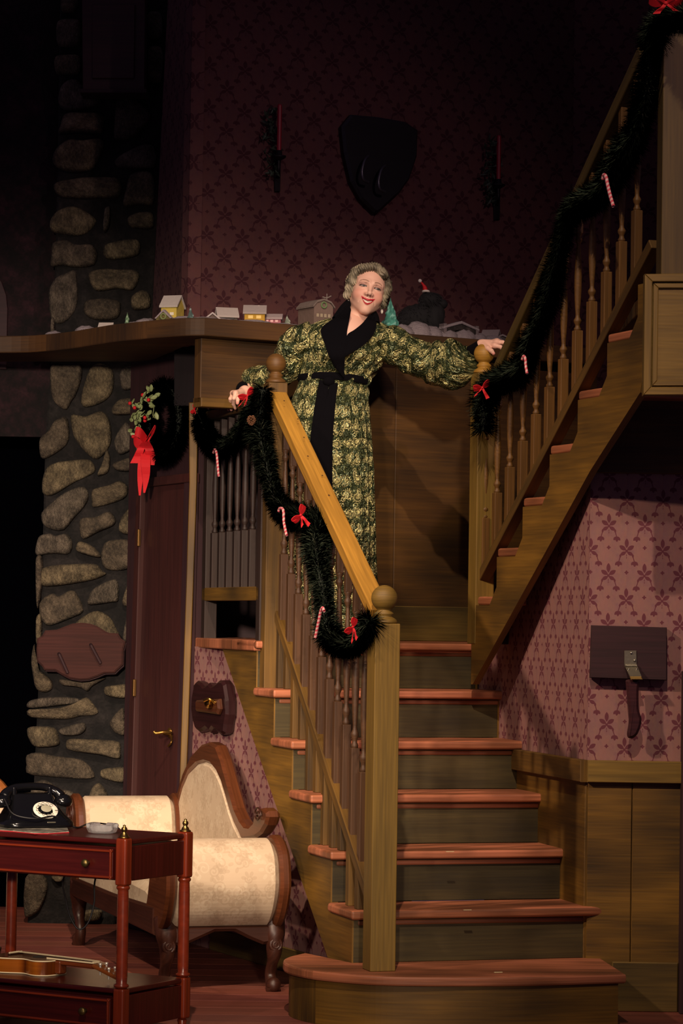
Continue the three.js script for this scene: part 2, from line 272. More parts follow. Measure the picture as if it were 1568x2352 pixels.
// wood wainscot and wallpaper at the stair foot: panels with seams, chair rail, baseboard
const wr = wall('wall_right');
{ const CH = 0.965;
  const wp = (name, pl, pts, off, t, m, o) => mesh(name, board(pl, pts, off, t, o), m, wr);
  const fx = (px, y) => FRONTAL.sy(px, y)[0], ox = (px, y) => OBLIQUE.sy(px, y)[0], OL = OBLIQUE.sy(1352, 1500)[0] + 0.004;
  const edge = outline(OBLIQUE, [[1085, 1540], [1352, 1060]]);
  wp('wallpaper', OBLIQUE, [[edge[0][0], CH - 0.1], [OL, CH - 0.1], [OL, edge[1][1] + 0.05], [edge[0][0], edge[0][1]]], -0.06, 0.06, M.paper, { bevel: 0 });
  wp('wallpaper', FRONTAL, [[-0.004, CH - 0.1], [1.6, CH - 0.1], [1.6, 2.12], [-0.004, 2.12]], -0.06, 0.06, M.paper, { bevel: 0 });
  wp('panel', OBLIQUE, [[0.2, 0], [OL, 0], [OL, CH - 0.07], [0.2, CH - 0.07]], -0.05, 0.06, M.tan);
  const s1 = fx(1449, 2000);
  wp('panel', FRONTAL, [[0, 0], [s1 - 0.001, 0], [s1 - 0.001, CH - 0.07], [0, CH - 0.07]], -0.05, 0.06, M.tan);
  wp('panel', FRONTAL, [[s1 + 0.001, 0], [1.4, 0], [1.4, CH - 0.07], [s1 + 0.001, CH - 0.07]], -0.05, 0.06, M.tan);
  wp('chair_rail', OBLIQUE, [[0.2, CH - 0.085], [OL + 0.012, CH - 0.085], [OL + 0.012, CH], [0.2, CH]], 0, 0.035, M.tanDark);
  wp('chair_rail', FRONTAL, [[-0.005, CH - 0.085], [1.4, CH - 0.085], [1.4, CH], [-0.005, CH]], 0, 0.035, M.newel);
  wp('baseboard', FRONTAL, [[0.1, 0], [fx(1554, 2250), 0], [fx(1554, 2250), 0.19], [0.1, 0.19]], 0.01, 0.02, M.base);
  wp('header_beam', FRONTAL, [[0.0, 2.08], [1.6, 2.08], [1.6, 2.42], [0.04, 2.42]], -0.06, 0.09, M.landing);
  wp('door_post', FRONTAL, [[fx(1556, 2250), 0], [fx(1556, 2250) + 0.09, 0], [fx(1556, 2250) + 0.09, CH + 0.35], [fx(1556, 2250), CH + 0.35]], 0.01, 0.07, M.maroonDark, { upright: true });
}
// ------------------------------------------------------------------ the staircase
const lower = thing('staircase', 'lower wooden flight with red-brown treads climbing to the landing', 'staircase', nose(1, 0.5).setY(0));
const yawRT = Math.atan2(-RT.z, RT.x);
{ const W = 1.03;
  const orient = (g, c) => g.applyMatrix4(new THREE.Matrix4().makeRotationY(yawRT).setPosition(c));
  for (let k = 2; k <= 7; k++) {                                                          // treads and the landing's nosing board
    const c = nose(k, W / 2, (RUN + 0.035) / 2); c.y -= 0.018; mesh('tread', orient(box(W, 0.036, RUN + 0.035, 0.012), c), M.tread, lower);
    const m = nose(k, W / 2 + 0.01, 0.042); m.y -= 0.05; mesh('cove_molding', orient(box(W - 0.05, 0.022, 0.022, 0.009), m), M.tread, lower);
  }
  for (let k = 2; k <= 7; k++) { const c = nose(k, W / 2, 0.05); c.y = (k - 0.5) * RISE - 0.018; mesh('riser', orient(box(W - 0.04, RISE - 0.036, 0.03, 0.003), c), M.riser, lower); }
  // outer stringer with its saw-tooth top
  const S = (k, back, y) => { const q = nose(k, 0, back).sub(SIDE.o); return [q.dot(SIDE.u), y]; };
  const saw = []; for (let k = 2; k <= 7; k++) { saw.push(S(k, 0.036, (k - 1) * RISE), S(k, 0.036, k * RISE - 0.036)); }
  saw.push(S(7, 0.62, LAND - 0.036), S(2, 0.34, 0.18), S(2, 0.036, 0.18));
  mesh('stringer', board(SIDE, saw, -0.045, 0.03, { bevel: 0 }), M.tan, lower);
  // far side closed against the wall
  const saw2 = saw.map(([a, b]) => [a, b]); mesh('stringer', board(SIDE, saw2, -W + 0.01, 0.03, { bevel: 0 }), M.tan, lower);
  // curved starting step
  const q1 = PY(1437, 2236, RISE), q0 = PY(1000, 2240, RISE), ql = PY(760, 2240, RISE);
  const dir = q1.clone().sub(ql).normalize(), nb = V3(dir.z, 0, -dir.x);
  const plan = []; const left = PY(650, 2218, RISE);
  const front = [PY(1437, 2237, RISE), PY(1200, 2243, RISE), PY(1000, 2244, RISE), PY(880, 2242, RISE), PY(790, 2236, RISE), PY(715, 2228, RISE), PY(668, 2218, RISE), PY(650, 2208, RISE), PY(660, 2198, RISE), PY(700, 2188, RISE)];
  const back = [nose(2, 0.02, 0.06), nose(2, W, 0.06)];
  const curve = new THREE.CatmullRomCurve3(front.map((q) => V3(q.x, 0, q.z)), false, 'catmullrom', 0.5).getPoints(60);
  const ring = [...curve, ...back.map((q) => V3(q.x, 0, q.z))];
  const slab = (pts, y, t, bevel) => { const g = new THREE.ExtrudeGeometry(new THREE.Shape(pts.map((q) => new THREE.Vector2(q.x, q.z))), { depth: t - 2 * bevel, bevelEnabled: true, bevelThickness: bevel, bevelSize: bevel, bevelOffset: -bevel, bevelSegments: 2 }); g.rotateX(Math.PI / 2); g.translate(0, y - bevel, 0); boxUV(g, 'x'); return g; };
  mesh('starting_tread', slab(ring, RISE, 0.036, 0.008), M.tread, lower);
  const cen = ring.reduce((a, q) => a.add(q), V3()).multiplyScalar(1 / ring.length);
  const inset = ring.map((q) => { const v = cen.clone().sub(q); return q.clone().addScaledVector(v.normalize(), 0.028); });
  mesh('starting_riser', slab(inset, RISE - 0.036, RISE - 0.036, 0.001), M.tan, lower);
  // landing deck
  const deck = [nose(7, 0, 0.03), nose(7, W, 0.03), nose(7, W + 0.2, 0.6), LEDGELINE.hit(1370, 1400, -0.12), LEDGELINE.hit(690, 1400, -0.12), nose(7, 0.35, 1.6), nose(7, 0, 1.06)];
  mesh('landing_deck', slab(deck, LAND, 0.045, 0.006), M.tread, lower);
  // worn tape marks on the nosings
  const marks = [[1144, 2233, 1], [1073, 2090, 2], [1033, 1956, 3]];
  marks.forEach(([x, y, k]) => { const q = PY(x, y, k * RISE + 0.001); mesh('tape_mark', orient(box(0.032, 0.002, 0.008, 0.0005), q), std({ color: 0xd8cfa0, roughness: 0.6 }), lower); });
}
// turned baluster: square foot, rings, slender vase, square head; height 1, scaled
const TURN = [[0.0, 0.33], [0.015, 0.33], [0.0165, 0.345], [0.011, 0.355], [0.011, 0.365], [0.0175, 0.38], [0.0175, 0.39], [0.01, 0.405], [0.0095, 0.42], [0.013, 0.47], [0.0165, 0.55], [0.0165, 0.62], [0.012, 0.72], [0.0085, 0.78], [0.0085, 0.79], [0.0165, 0.805], [0.0165, 0.815], [0.01, 0.825], [0.017, 0.84], [0.017, 0.85], [0.0, 0.85]];
function balusterGeo(base, top, yaw) {
  const h = top - base.y, foot = box(0.034, 0.335 * h, 0.034, 0.003, 'y'), head = box(0.028, 0.15 * h + 0.01, 0.028, 0.003, 'y');
  foot.translate(0, 0.1675 * h, 0); head.translate(0, 0.925 * h, 0);
  const t = lathe(TURN.map(([r, y]) => [r * 0.88, y * h]), 14);
  const g = merge([foot, head, t]); g.rotateY(yaw); g.translate(base.x, base.y, base.z); return g;
}
function newelBall(r, c) { const s = r / 0.05; const pr = [[0, 0], [0.05, 0], [0.053, 0.006], [0.048, 0.017], [0.035, 0.025], [0.031, 0.03], [0.037, 0.035], [0.037, 0.042], [0.028, 0.049]]; for (let i = 0; i <= 16; i++) { const q = 0.57 + i / 16 * (3.1416 - 0.57); pr.push([0.052 * Math.sin(q), 0.1 - 0.052 * Math.cos(q)]); } const g = lathe(pr.map(([a, b]) => [a * s, b * s]), 28); g.translate(c.x, c.y, c.z); return g; }
const yawUP = Math.atan2(-UP.z, UP.x);

// lower banister
const INSET = 0.052;
const rail1 = thing('stair_railing', 'lower banister with square newel post, broad golden handrail and turned balusters', 'railing', nose(1, INSET).setY(0.2));
const nb1 = nose(1, INSET, 0.1), nb2 = nose(7, INSET + 0.02, 0.01);
{ const post = (c, y0, y1, w, m) => { const g = box(w, y1 - y0, w, 0.004, 'y'); return place(g, c.x, (y0 + y1) / 2, c.z, yawRT); };
  const t1 = P(878, 1432, CAMZ - nb1.z).y, t2 = P(630, 880, CAMZ - nb2.z).y;
  mesh('newel_post', post(nb1, RISE, t1, 0.098), M.newel, rail1);
  mesh('newel_ball', newelBall(0.047, V3(nb1.x, t1, nb1.z)), M.newel, rail1);
  mesh('newel_post', post(nb2, LAND - 0.25, t2, 0.085), M.tanDark, rail1);
  mesh('newel_ball', newelBall(0.042, V3(nb2.x, t2, nb2.z)), M.turned, rail1);
  const a = nb1.clone().setY(P(846, 1412, CAMZ - nb1.z).y), b = nb2.clone().setY(P(626, 912, CAMZ - nb2.z).y);
  mesh('handrail', bar(a.clone().addScaledVector(UP, 0.045), b.clone().addScaledVector(UP, -0.03), 0.076, 0.05, 0.006), M.rail, rail1);
  { const p0 = a.clone().addScaledVector(UP, 0.1), p1 = b.clone().addScaledVector(UP, -0.1), ax = p1.clone().sub(p0).normalize(), nrm = RT.clone().cross(ax).normalize(); if (nrm.y < 0) nrm.negate(); const q = new THREE.Quaternion().setFromUnitVectors(V3(0, 1, 0), nrm), pm = std({ color: 0x4a2f12, roughness: 0.7 });
    for (let i = 0; i < 11; i++) { const c = p0.clone().lerp(p1, (i + 0.4) / 11).addScaledVector(RT, [0.012, -0.014, 0.004][i % 3]).addScaledVector(nrm, 0.0252); const g = new THREE.CylinderGeometry(0.0038, 0.0038, 0.0012, 10); g.applyQuaternion(q); g.translate(c.x, c.y, c.z); mesh('screw_plug', g, pm, rail1); } }
  mesh('handrail_moulding', bar(a.clone().addScaledVector(UP, 0.045).add(V3(0, -0.04, 0)), b.clone().addScaledVector(UP, -0.03).add(V3(0, -0.04, 0)), 0.05, 0.035, 0.008), M.turned, rail1);
  const c = nose(1, INSET, 0.14).setY(0.2 + 0.14 * 0.709 + 0.12), e = nose(7, INSET + 0.045, -0.03).setY(LAND + 0.11);
  mesh('bottom_rail', bar(c, e, 0.05, 0.045, 0.004), M.tanDark, rail1);
  const n = 12; for (let i = 0; i < n; i++) { const t = (i + 0.6) / n, p0 = c.clone().lerp(e, t), tt = p0.clone().sub(nb1).dot(UP) / nb2.clone().sub(nb1).dot(UP), y1 = lerp(a.y, b.y, tt) - 0.045; mesh('baluster', balusterGeo(p0.clone().setY(p0.y + 0.005), y1, yawRT), M.turnedShaded, rail1); const k = Math.min(6, Math.max(1, Math.floor(1 + (p0.clone().sub(nose(1, INSET)).dot(UP) - 0.01) / RUN))), hb = p0.y - k * RISE; if (hb > 0.02) mesh('rail_block', place(box(0.045, hb, 0.04, 0.003, 'y'), p0.x, k * RISE + hb / 2, p0.z, yawRT), M.tanDark, rail1); }
}
// guard rail along the open side of the landing
const rail2 = thing('stair_railing', 'short shadowed guard rail of turned balusters along the landing edge', 'railing', nose(7, INSET, 0.5));
{ const a = nose(7, INSET, 0.05), b = nose(7, INSET, 1.02), yb = P(500, 1364, CAMZ - nose(7, INSET, 0.6).z).y;
  const ht = P(540, 928, CAMZ - nose(7, INSET, 0.45).z).y - 0.02;
  mesh('handrail', bar(a.clone().setY(ht), b.clone().setY(ht), 0.075, 0.045, 0.008), M.tanDark, rail2);
  mesh('bottom_rail', bar(a.clone().setY(yb), b.clone().setY(yb), 0.06, 0.06, 0.004), M.tan, rail2);
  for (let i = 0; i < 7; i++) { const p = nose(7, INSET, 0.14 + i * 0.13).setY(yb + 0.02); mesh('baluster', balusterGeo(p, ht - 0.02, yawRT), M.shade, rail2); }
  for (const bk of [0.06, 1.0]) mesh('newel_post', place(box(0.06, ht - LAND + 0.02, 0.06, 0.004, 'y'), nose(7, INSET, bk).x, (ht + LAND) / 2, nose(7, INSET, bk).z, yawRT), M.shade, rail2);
}
// upper flight, turning back towards the audience
const K2 = P(1146, 1260, 11.6), K6 = P(1400, 765, 10.63);
const UU = V3(K6.x - K2.x, 0, K6.z - K2.z).normalize(), UW = V3(UU.z, 0, -UU.x).multiplyScalar(UU.z > 0 ? 1 : -1);   // up the flight; across it, away from the open side
const URUN = Math.hypot(K6.x - K2.x, K6.z - K2.z) / 4;
const unose = (k, side = 0, back = 0) => V3(K2.x, LAND + k * RISE, K2.z).addScaledVector(UU, (k - 2) * URUN + back).addScaledVector(UW, side);
const UPL = plane(unose(0), unose(7));
const upper = thing('staircase', 'upper wooden flight rising above the landing under the garlanded banister', 'staircase', unose(1, 0.4).setY(LAND));
{ const yaw = Math.atan2(-UU.z, UU.x), W = 0.95;
  const ori = (g, c) => g.applyMatrix4(new THREE.Matrix4().makeRotationY(yaw).setPosition(c));
  for (let k = 1; k <= 6; k++) { const c = unose(k, W / 2, URUN / 2 - 0.01); c.y -= 0.018; mesh('tread', ori(box(URUN + 0.02, 0.036, W, 0.01, 'z'), c), M.tread, upper);
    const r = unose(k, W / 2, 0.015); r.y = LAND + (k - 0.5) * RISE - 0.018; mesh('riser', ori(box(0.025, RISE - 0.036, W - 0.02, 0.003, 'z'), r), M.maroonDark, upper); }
  const S = (k, back, y) => { const q = unose(k, 0, back).sub(UPL.o); return [q.dot(UPL.u), y]; };
  const pts = [S(1, 0.0, LAND)]; const yk = (k) => LAND + k * RISE - 0.036;
  for (let k = 1; k <= 6; k++) { pts.push(S(k, 0.0, yk(k)), S(k, URUN - 0.07, yk(k)), S(k + 1, 0.0, yk(k) + 0.075)); }
  pts.push(S(7, 0, LAND + 7 * RISE - 0.04), S(7, 0.12, LAND + 7 * RISE - 0.04));
  const lo = outline(UPL, [[1475, 902], [1360, 1082], [1090, 1572]]); pts.push([S(7, 0.12, 0)[0], lo[0][1] + 0.25], ...lo, [S(1, 0, 0)[0] - 0.0, lo[2][1]]);
  mesh('stringer', board(UPL, pts, -0.02, 0.03, { bevel: 0 }), M.tan, upper);
  // far stringer and sloping soffit boards
  mesh('stringer', board(UPL, pts.map(([a, b]) => [a, b]), -W, 0.03, { bevel: 0 }), M.maroonDark, upper);
}
const rail3 = thing('stair_railing', 'upper banister climbing steeply behind its evergreen garland', 'railing', unose(1).setY(LAND));
const UI = 0.03;
const un1 = unose(1, UI, 0.0), unT = P(1541, 400, 10.22);
{ const yaw = Math.atan2(-UU.z, UU.x);
  const t1 = P(1128, 858, CAMZ - un1.z).y;
  mesh('newel_post', place(box(0.085, t1 - LAND, 0.085, 0.004, 'y'), un1.x, (t1 + LAND) / 2, un1.z, yaw), M.newel, rail3);
  mesh('newel_ball', newelBall(0.042, V3(un1.x, t1, un1.z)), M.rail, rail3);
  const topY = P(1541, 55, 10.22).y;
  mesh('newel_post', place(box(0.088, topY - 2.72, 0.088, 0.004, 'y'), unT.x, (topY + 2.72) / 2, unT.z, 0.1), M.postDimmed, rail3);
  const hit = (px, py) => UPL.hit(px, py, -UI);
  const a = hit(1150, 850), b = hit(1484, 118);
  mesh('handrail', bar(a, b, 0.062, 0.05, 0.008), M.postDimmed, rail3);
  const c = hit(1100, 1345), e = hit(1506, 560);
  const len = b.clone().sub(a).setY(0).length();
  const rb = [c, e];
  mesh('bottom_rail', bar(c, e, 0.05, 0.042, 0.004), M.tanDark, rail3);
  const pts = []; for (let k = 1; k <= 6; k++) for (const f of [0.12, 0.62]) pts.push(unose(k, UI, f * URUN));
  const hd = e.clone().sub(c).setY(0).length(), hd2 = b.clone().sub(a).setY(0);
  pts.slice(0).forEach((p) => { const t = p.clone().sub(c).setY(0).dot(UU) / hd, y0 = lerp(c.y, e.y, t) + 0.01, tt = p.clone().sub(a).setY(0).dot(UU) / hd2.length(), y1 = lerp(a.y, b.y, tt) - 0.02; if (y1 - y0 > 0.3) mesh('baluster', balusterGeo(p.setY(y0), y1, yaw), M.turned, rail3); });
}
// upper balcony: moulded fascia panel and deck edge
const balc = thing('balcony', 'framed wood balcony panel beneath the tall upper newel post', 'balcony', V3(1.6, 2.3, 1.9));
{ const pl = plane(P(1479, 760, 10.12), P(1640, 765.5, 10.12)), f = (px, off, t, name, m, o) => mesh(name, plate(pl, px, off, t, o), m, balc);
  f([[1480, 629], [2600, 619], [2600, 897], [1477, 908]], -0.05, 0.05, 'panel', M.newel);
  const pw = (x0, y0, x1, y1, w, off, t, m) => { f([[x0, y0], [x1, y0 - 1], [x1, y0 + w - 1], [x0 + w, y0 + w]], off, t, 'moulding', m); f([[x0, y0], [x0 + w, y0 + w], [x0 + w - 3, y1 - w], [x0 - 3, y1]], off, t, 'moulding', m, { upright: true }); f([[x0 - 3, y1], [x0 + w - 3, y1 - w], [x1, y1 - w - 3], [x1, y1 - 3]], off, t, 'moulding', m); };
  pw(1480, 629, 2300, 907, 18, 0, 0.018, M.newel); pw(1500, 650, 2280, 886, 12, 0, 0.01, M.newel);
  const dk = V3(1.6, 2.74, 1.2); mesh('deck', place(box(1.9, 0.06, 1.5, 0.005), 2.08, 2.72, 1.07), M.tanDark, balc);
  f([[1552, 498], [1800, 494], [1800, 538], [1552, 540]], -0.3, 0.03, 'rail', M.rail);
}
// ------------------------------------------------------------------ mantel ledge, stone chimney, plaques
const slabXZ = (pts, y, t, bevel) => { const g = new THREE.ExtrudeGeometry(new THREE.Shape(pts.map((q) => new THREE.Vector2(q.x, q.z))), { depth: t - 2 * bevel, bevelEnabled: true, bevelThickness: bevel, bevelSize: bevel, bevelOffset: -bevel, bevelSegments: 2 }); g.rotateX(Math.PI / 2); g.translate(0, y - bevel, 0); return boxUV(g, 'x'); };
const ledge = thing('mantel_ledge', 'long curving wood ledge carrying the snowy toy village', 'ledge', P(470, 760, 12.4).setY(LEDGE - 0.08));
{ const px = [[-420, 772], [-140, 772], [-40, 771.5], [60, 770.5], [120, 766], [170, 760], [210, 753], [260, 745], [310, 739.5], [360, 734.5], [420, 730], [470, 729]];
  const fr = new THREE.CatmullRomCurve3(px.map(([x, y]) => PY(x, y, LEDGE)), false, 'catmullrom', 0.5).getPoints(50);
  const end = LEDGELINE.hit(1372, 780, 0.0); fr.push(end);
  const bk = LEDGELINE.hit(1372, 780, -0.45), mid = LEDGELINE.hit(432, 740, -0.44);
  const pts = [...fr, bk, mid, P(346, 740, 13.42), P(-420, 770, 13.7)];
  mesh('ledge_board', slabXZ(pts, LEDGE, 0.08, 0.006), M.ledge, ledge); }
const ledgeTop = (px, py, off) => { const q = LEDGELINE.hit(px, py, off); return q.setY(LEDGE); };

const chim = thing('chimney', 'tall fieldstone chimney of rounded stones in dark mortar', 'chimney', P(190, 2120, 13.6).setY(0));
const CH = plane(PLAN(-2, 13.62), PLAN(0, 13.62));
{ const mort = std({ color: 0x2b2624, roughness: 0.95, map: speckTex, bumpMap: bumpTex, bumpScale: 0.012 });
  const o = outline(CH, [[62, 2140], [92, 1480], [104, 1000], [122, 760], [132, 380], [138, -40], [390, -40], [372, 380], [352, 720], [335, 900], [318, 1300], [296, 1900], [262, 2140]]);
  mesh('mortar', board(CH, o, -0.5, 0.5, { bevel: 0.01 }), mort, chim);
  const tones = [0x7a6c54, 0x6f6250, 0x84765a, 0x766b5c].map((c, i) => std({ color: c, roughness: 0.9, map: rep(stoneTex, 2.5 + i, 3), bumpMap: rep(bumpTex, 2.5 + i, 3), bumpScale: 0.009 }));
  const A = (ox, oy, s, pts) => pts.map(([x, y]) => [ox + x / s, oy + y / s]);
  const blob = (x0, y0, x1, y1, sk = 0) => { const cx = (x0 + x1) / 2, cy = (y0 + y1) / 2, rx = (x1 - x0) / 2, ry = (y1 - y0) / 2, out = []; for (let i = 0; i < 10; i++) { const a = i / 10 * 6.283, c = Math.cos(a), s = Math.sin(a), k = Math.pow(Math.abs(c), 0.55), m = Math.pow(Math.abs(s), 0.55); out.push([cx + Math.sign(c) * k * rx + sk * s * ry, cy + Math.sign(s) * m * ry]); } return out; };
  const c3 = (p) => A(0, 560, 3.267, p), c4 = (p) => A(0, 1100, 3.267, p), c5 = (p) => A(0, 1660, 3.267, p), c6 = (p) => A(0, 0, 2.94, p);
  const stones = [
    blob(140, -20, 178, 30), blob(130, 44, 188, 109), blob(125, 126, 188, 172), c6([[410, 600], [450, 555], [520, 540], [590, 620], [600, 660], [675, 670], [670, 705], [580, 740], [440, 745], [395, 690]]),
    c6([[440, 775], [560, 768], [690, 775], [700, 840], [680, 900], [540, 895], [400, 905], [410, 850]]), c6([[800, 660], [880, 650], [960, 710], [1015, 790], [960, 870], [900, 930], [780, 945], [775, 820]]),
    c6([[380, 1010], [470, 945], [560, 955], [680, 940], [700, 1000], [640, 1130], [560, 1165], [440, 1155], [360, 1100]]), c6([[775, 1090], [840, 1040], [950, 990], [1040, 995], [1040, 1130], [900, 1140], [800, 1130]]),
    c6([[365, 1250], [480, 1210], [760, 1205], [820, 1250], [800, 1330], [640, 1340], [420, 1330]]), c6([[890, 1180], [1030, 1175], [1035, 1380], [930, 1390], [835, 1395], [850, 1290]]),
    c6([[345, 1490], [400, 1420], [500, 1395], [600, 1440], [650, 1500], [580, 1580], [480, 1595], [350, 1565]]), c6([[710, 1420], [745, 1410], [740, 1530], [700, 1575]]), c6([[870, 1470], [940, 1440], [1030, 1445], [1030, 1545], [900, 1545], [865, 1510]]),
    c6([[360, 1640], [440, 1620], [520, 1655], [620, 1660], [660, 1710], [640, 1790], [540, 1810], [420, 1795], [345, 1800], [350, 1730]]), c6([[710, 1660], [800, 1630], [930, 1620], [948, 1700], [900, 1740], [760, 1755], [705, 1730]]),
    c6([[380, 1880], [440, 1850], [510, 1830], [525, 1950], [520, 2060], [470, 2150], [400, 2190], [345, 2150], [330, 1980]]), c6([[600, 1850], [680, 1825], [900, 1825], [940, 1870], [900, 1960], [800, 1950], [660, 1970], [610, 1920]]),
    c6([[575, 2040], [640, 2020], [790, 2030], [815, 2080], [790, 2150], [660, 2165], [580, 2130]]), c6([[890, 2010], [960, 1965], [1010, 1990], [1010, 2080], [900, 2095]]),
    blob(336, 30, 372, 90), blob(338, 108, 374, 190),
    c3([[380, 930], [480, 908], [600, 905], [615, 1000], [575, 1130], [540, 1180], [490, 1250], [400, 1170]]), c3([[680, 935], [760, 905], [850, 960], [845, 1110], [770, 1190], [650, 1228], [608, 1190], [630, 1070]]),
    c3([[915, 940], [1050, 930], [1060, 1050], [980, 1095], [915, 1080]]), c3([[840, 1240], [900, 1170], [1000, 1165], [1010, 1270], [860, 1290]]),
    c3([[420, 1325], [505, 1310], [512, 1490], [385, 1595], [310, 1605], [300, 1470], [370, 1400]]), c3([[535, 1290], [640, 1300], [760, 1258], [822, 1330], [832, 1500], [720, 1617], [570, 1475]]),
    c3([[950, 1340], [1012, 1420], [1005, 1530], [900, 1585], [858, 1500], [885, 1420]]), c3([[800, 1545], [828, 1600], [815, 1710], [733, 1742], [772, 1640]]), c3([[846, 1660], [920, 1620], [1030, 1608], [1030, 1700], [890, 1708]]),
    c3([[328, 1740], [400, 1650], [640, 1618], [700, 1655], [705, 1720], [560, 1790], [400, 1885], [326, 1870]]),
    c4([[330, 235], [480, 110], [620, 62], [662, 120], [640, 200], [560, 290], [470, 388], [345, 355], [312, 290]]), c4([[700, 80], [830, 45], [900, 18], [957, 60], [930, 150], [720, 212], [692, 170]]),
    c4([[608, 300], [720, 285], [820, 243], [872, 300], [850, 350], [740, 400], [620, 447]]), c4([[1000, 210], [1010, 390], [960, 418], [893, 385], [920, 280]]),
    c4([[300, 430], [380, 410], [420, 430], [500, 415], [545, 480], [520, 560], [400, 560], [272, 572], [275, 490]]), c4([[600, 472], [700, 510], [757, 582], [720, 592], [600, 556], [568, 520]]),
    c4([[790, 480], [880, 453], [1008, 480], [1002, 640], [930, 682], [790, 672], [760, 580]]), c4([[298, 690], [400, 650], [600, 640], [722, 643], [762, 690], [795, 718], [680, 762], [400, 808], [300, 785]]),
    c4([[700, 830], [870, 757], [888, 905], [840, 928], [665, 942]]), c4([[965, 775], [988, 770], [975, 950], [918, 930]]),
    c4([[330, 890], [400, 858], [445, 880], [520, 838], [575, 850], [628, 990], [520, 1050], [370, 1102], [308, 1055], [298, 950]]), c4([[560, 1100], [610, 1045], [720, 987], [822, 1030], [875, 1110], [890, 1180], [760, 1200], [600, 1180]]),
    c4([[955, 1030], [985, 1060], [970, 1200], [925, 1200]]), c4([[262, 1240], [272, 1400], [380, 1500], [395, 1570], [340, 1602], [270, 1562], [238, 1360]]),
    c4([[455, 1500], [640, 1520], [800, 1490], [700, 1550], [660, 1592], [600, 1560], [470, 1545]]), c4([[790, 1560], [870, 1545], [950, 1550], [950, 1645], [800, 1620]]),
    c4([[225, 1665], [330, 1640], [560, 1638], [600, 1665], [520, 1690], [225, 1718]]), c4([[222, 1728], [420, 1722], [540, 1690], [640, 1640], [690, 1680], [738, 1760], [610, 1780], [480, 1805], [230, 1785]]),
    c4([[925, 1720], [940, 1910], [880, 1905], [822, 1830]]), c4([[210, 1870], [290, 1855], [410, 1870], [448, 1950], [430, 2000], [270, 2012], [215, 1940]]),
    c4([[445, 1880], [620, 1828], [642, 1880], [590, 1922], [470, 1925]]), c4([[500, 1970], [540, 1948], [700, 1955], [885, 1970], [905, 2040], [895, 2098], [760, 2070], [520, 2030]]),
    c4([[205, 2070], [300, 2052], [420, 2080], [600, 2100], [690, 2170], [708, 2240], [560, 2245], [230, 2215], [202, 2140]]), c4([[765, 2180], [860, 2162], [935, 2170], [930, 2275], [770, 2240]]),
    c5([[250, 470], [330, 430], [440, 490], [540, 520], [565, 580], [250, 585]]), c5([[670, 540], [700, 475], [750, 455], [805, 530], [800, 580], [680, 580]]),
    c5([[195, 1160], [290, 1125], [355, 1180], [350, 1290], [300, 1400], [230, 1450], [185, 1430]]), c5([[590, 1420], [680, 1402], [765, 1410], [740, 1475], [610, 1482]]), c5([[520, 700], [720, 690], [760, 800], [700, 900], [540, 870]]), c5([[390, 1150], [480, 1150], [470, 1185], [420, 1190]]),
    [[84, 1282], [96, 1280], [98, 1335], [86, 1400], [83, 1340]], [[84, 1420], [95, 1415], [96, 1480], [85, 1475]], [[118, 735], [126, 735], [126, 800], [118, 800]],
  ];
  const R = mulberry(11);
  stones.forEach((px, si) => {
    const raw = outline(CH, px), c = raw.reduce((a, q) => [a[0] + q[0] / raw.length, a[1] + q[1] / raw.length], [0, 0]);
    const cv = new THREE.CatmullRomCurve3(raw.map(([a, b]) => V3(a, b, 0)), true, 'catmullrom', 0.45).getPoints(26).slice(0, -1);
    const n = cv.length, size = Math.sqrt(cv.reduce((s, q) => s + Math.hypot(q.x - c[0], q.y - c[1]), 0) / n), H = 0.035 + 0.1 * Math.min(size * size, 0.3) + 0.02 * R(), tx = (R() - 0.5) * 0.35, ty = (R() - 0.5) * 0.3;
    const rings = [[1, -0.02], [1.0, 0.35], [0.95, 0.7], [0.84, 0.92], [0.62, 1], [0.32, 1.02]], pos = [], idx = [], uv = [];
    const add = (x, y, z) => { pos.push(x, y, z); uv.push(x + si * 0.37, y + si * 0.61); };
    for (const [k, h] of rings) for (const q of cv) { const dx = (q.x - c[0]) * k, dy = (q.y - c[1]) * k, nz = fbm((c[0] + dx) * 11 + si, (c[1] + dy) * 11, si * 3.1, 3); add(c[0] + dx + nz * 0.006, c[1] + dy + nz * 0.006, h > 0 ? h * H + nz * 0.028 * Math.min(1, h) + (tx * dx + ty * dy) * h : -0.02); }
    add(c[0], c[1], H * 1.02 + fbm(c[0] * 11 + si, c[1] * 11, si * 3.1) * 0.028);
    for (let r = 0; r < rings.length - 1; r++) for (let i = 0; i < n; i++) { const a = r * n + i, b = r * n + (i + 1) % n, d = a + n, e = b + n; idx.push(a, b, e, a, e, d); }
    const last = pos.length / 3 - 1, o = (rings.length - 1) * n; for (let i = 0; i < n; i++) idx.push(o + i, o + (i + 1) % n, last);
    // pixel outlines run clockwise or not: make every face look outwards
    let area = 0; for (let i = 0; i < n; i++) { const p = cv[i], q = cv[(i + 1) % n]; area += p.x * q.y - q.x * p.y; }
    if (area < 0) for (let i = 0; i < idx.length; i += 3) { const t = idx[i]; idx[i] = idx[i + 1]; idx[i + 1] = t; }
    const g = new THREE.BufferGeometry(); g.setAttribute('position', new THREE.Float32BufferAttribute(pos, 3)); g.setAttribute('uv', new THREE.Float32BufferAttribute(uv, 2)); g.setIndex(idx); g.computeVertexNormals();
    g.applyMatrix4(CH.basis(0)); mesh('stone', g, tones[si % 4], chim);
  });
}
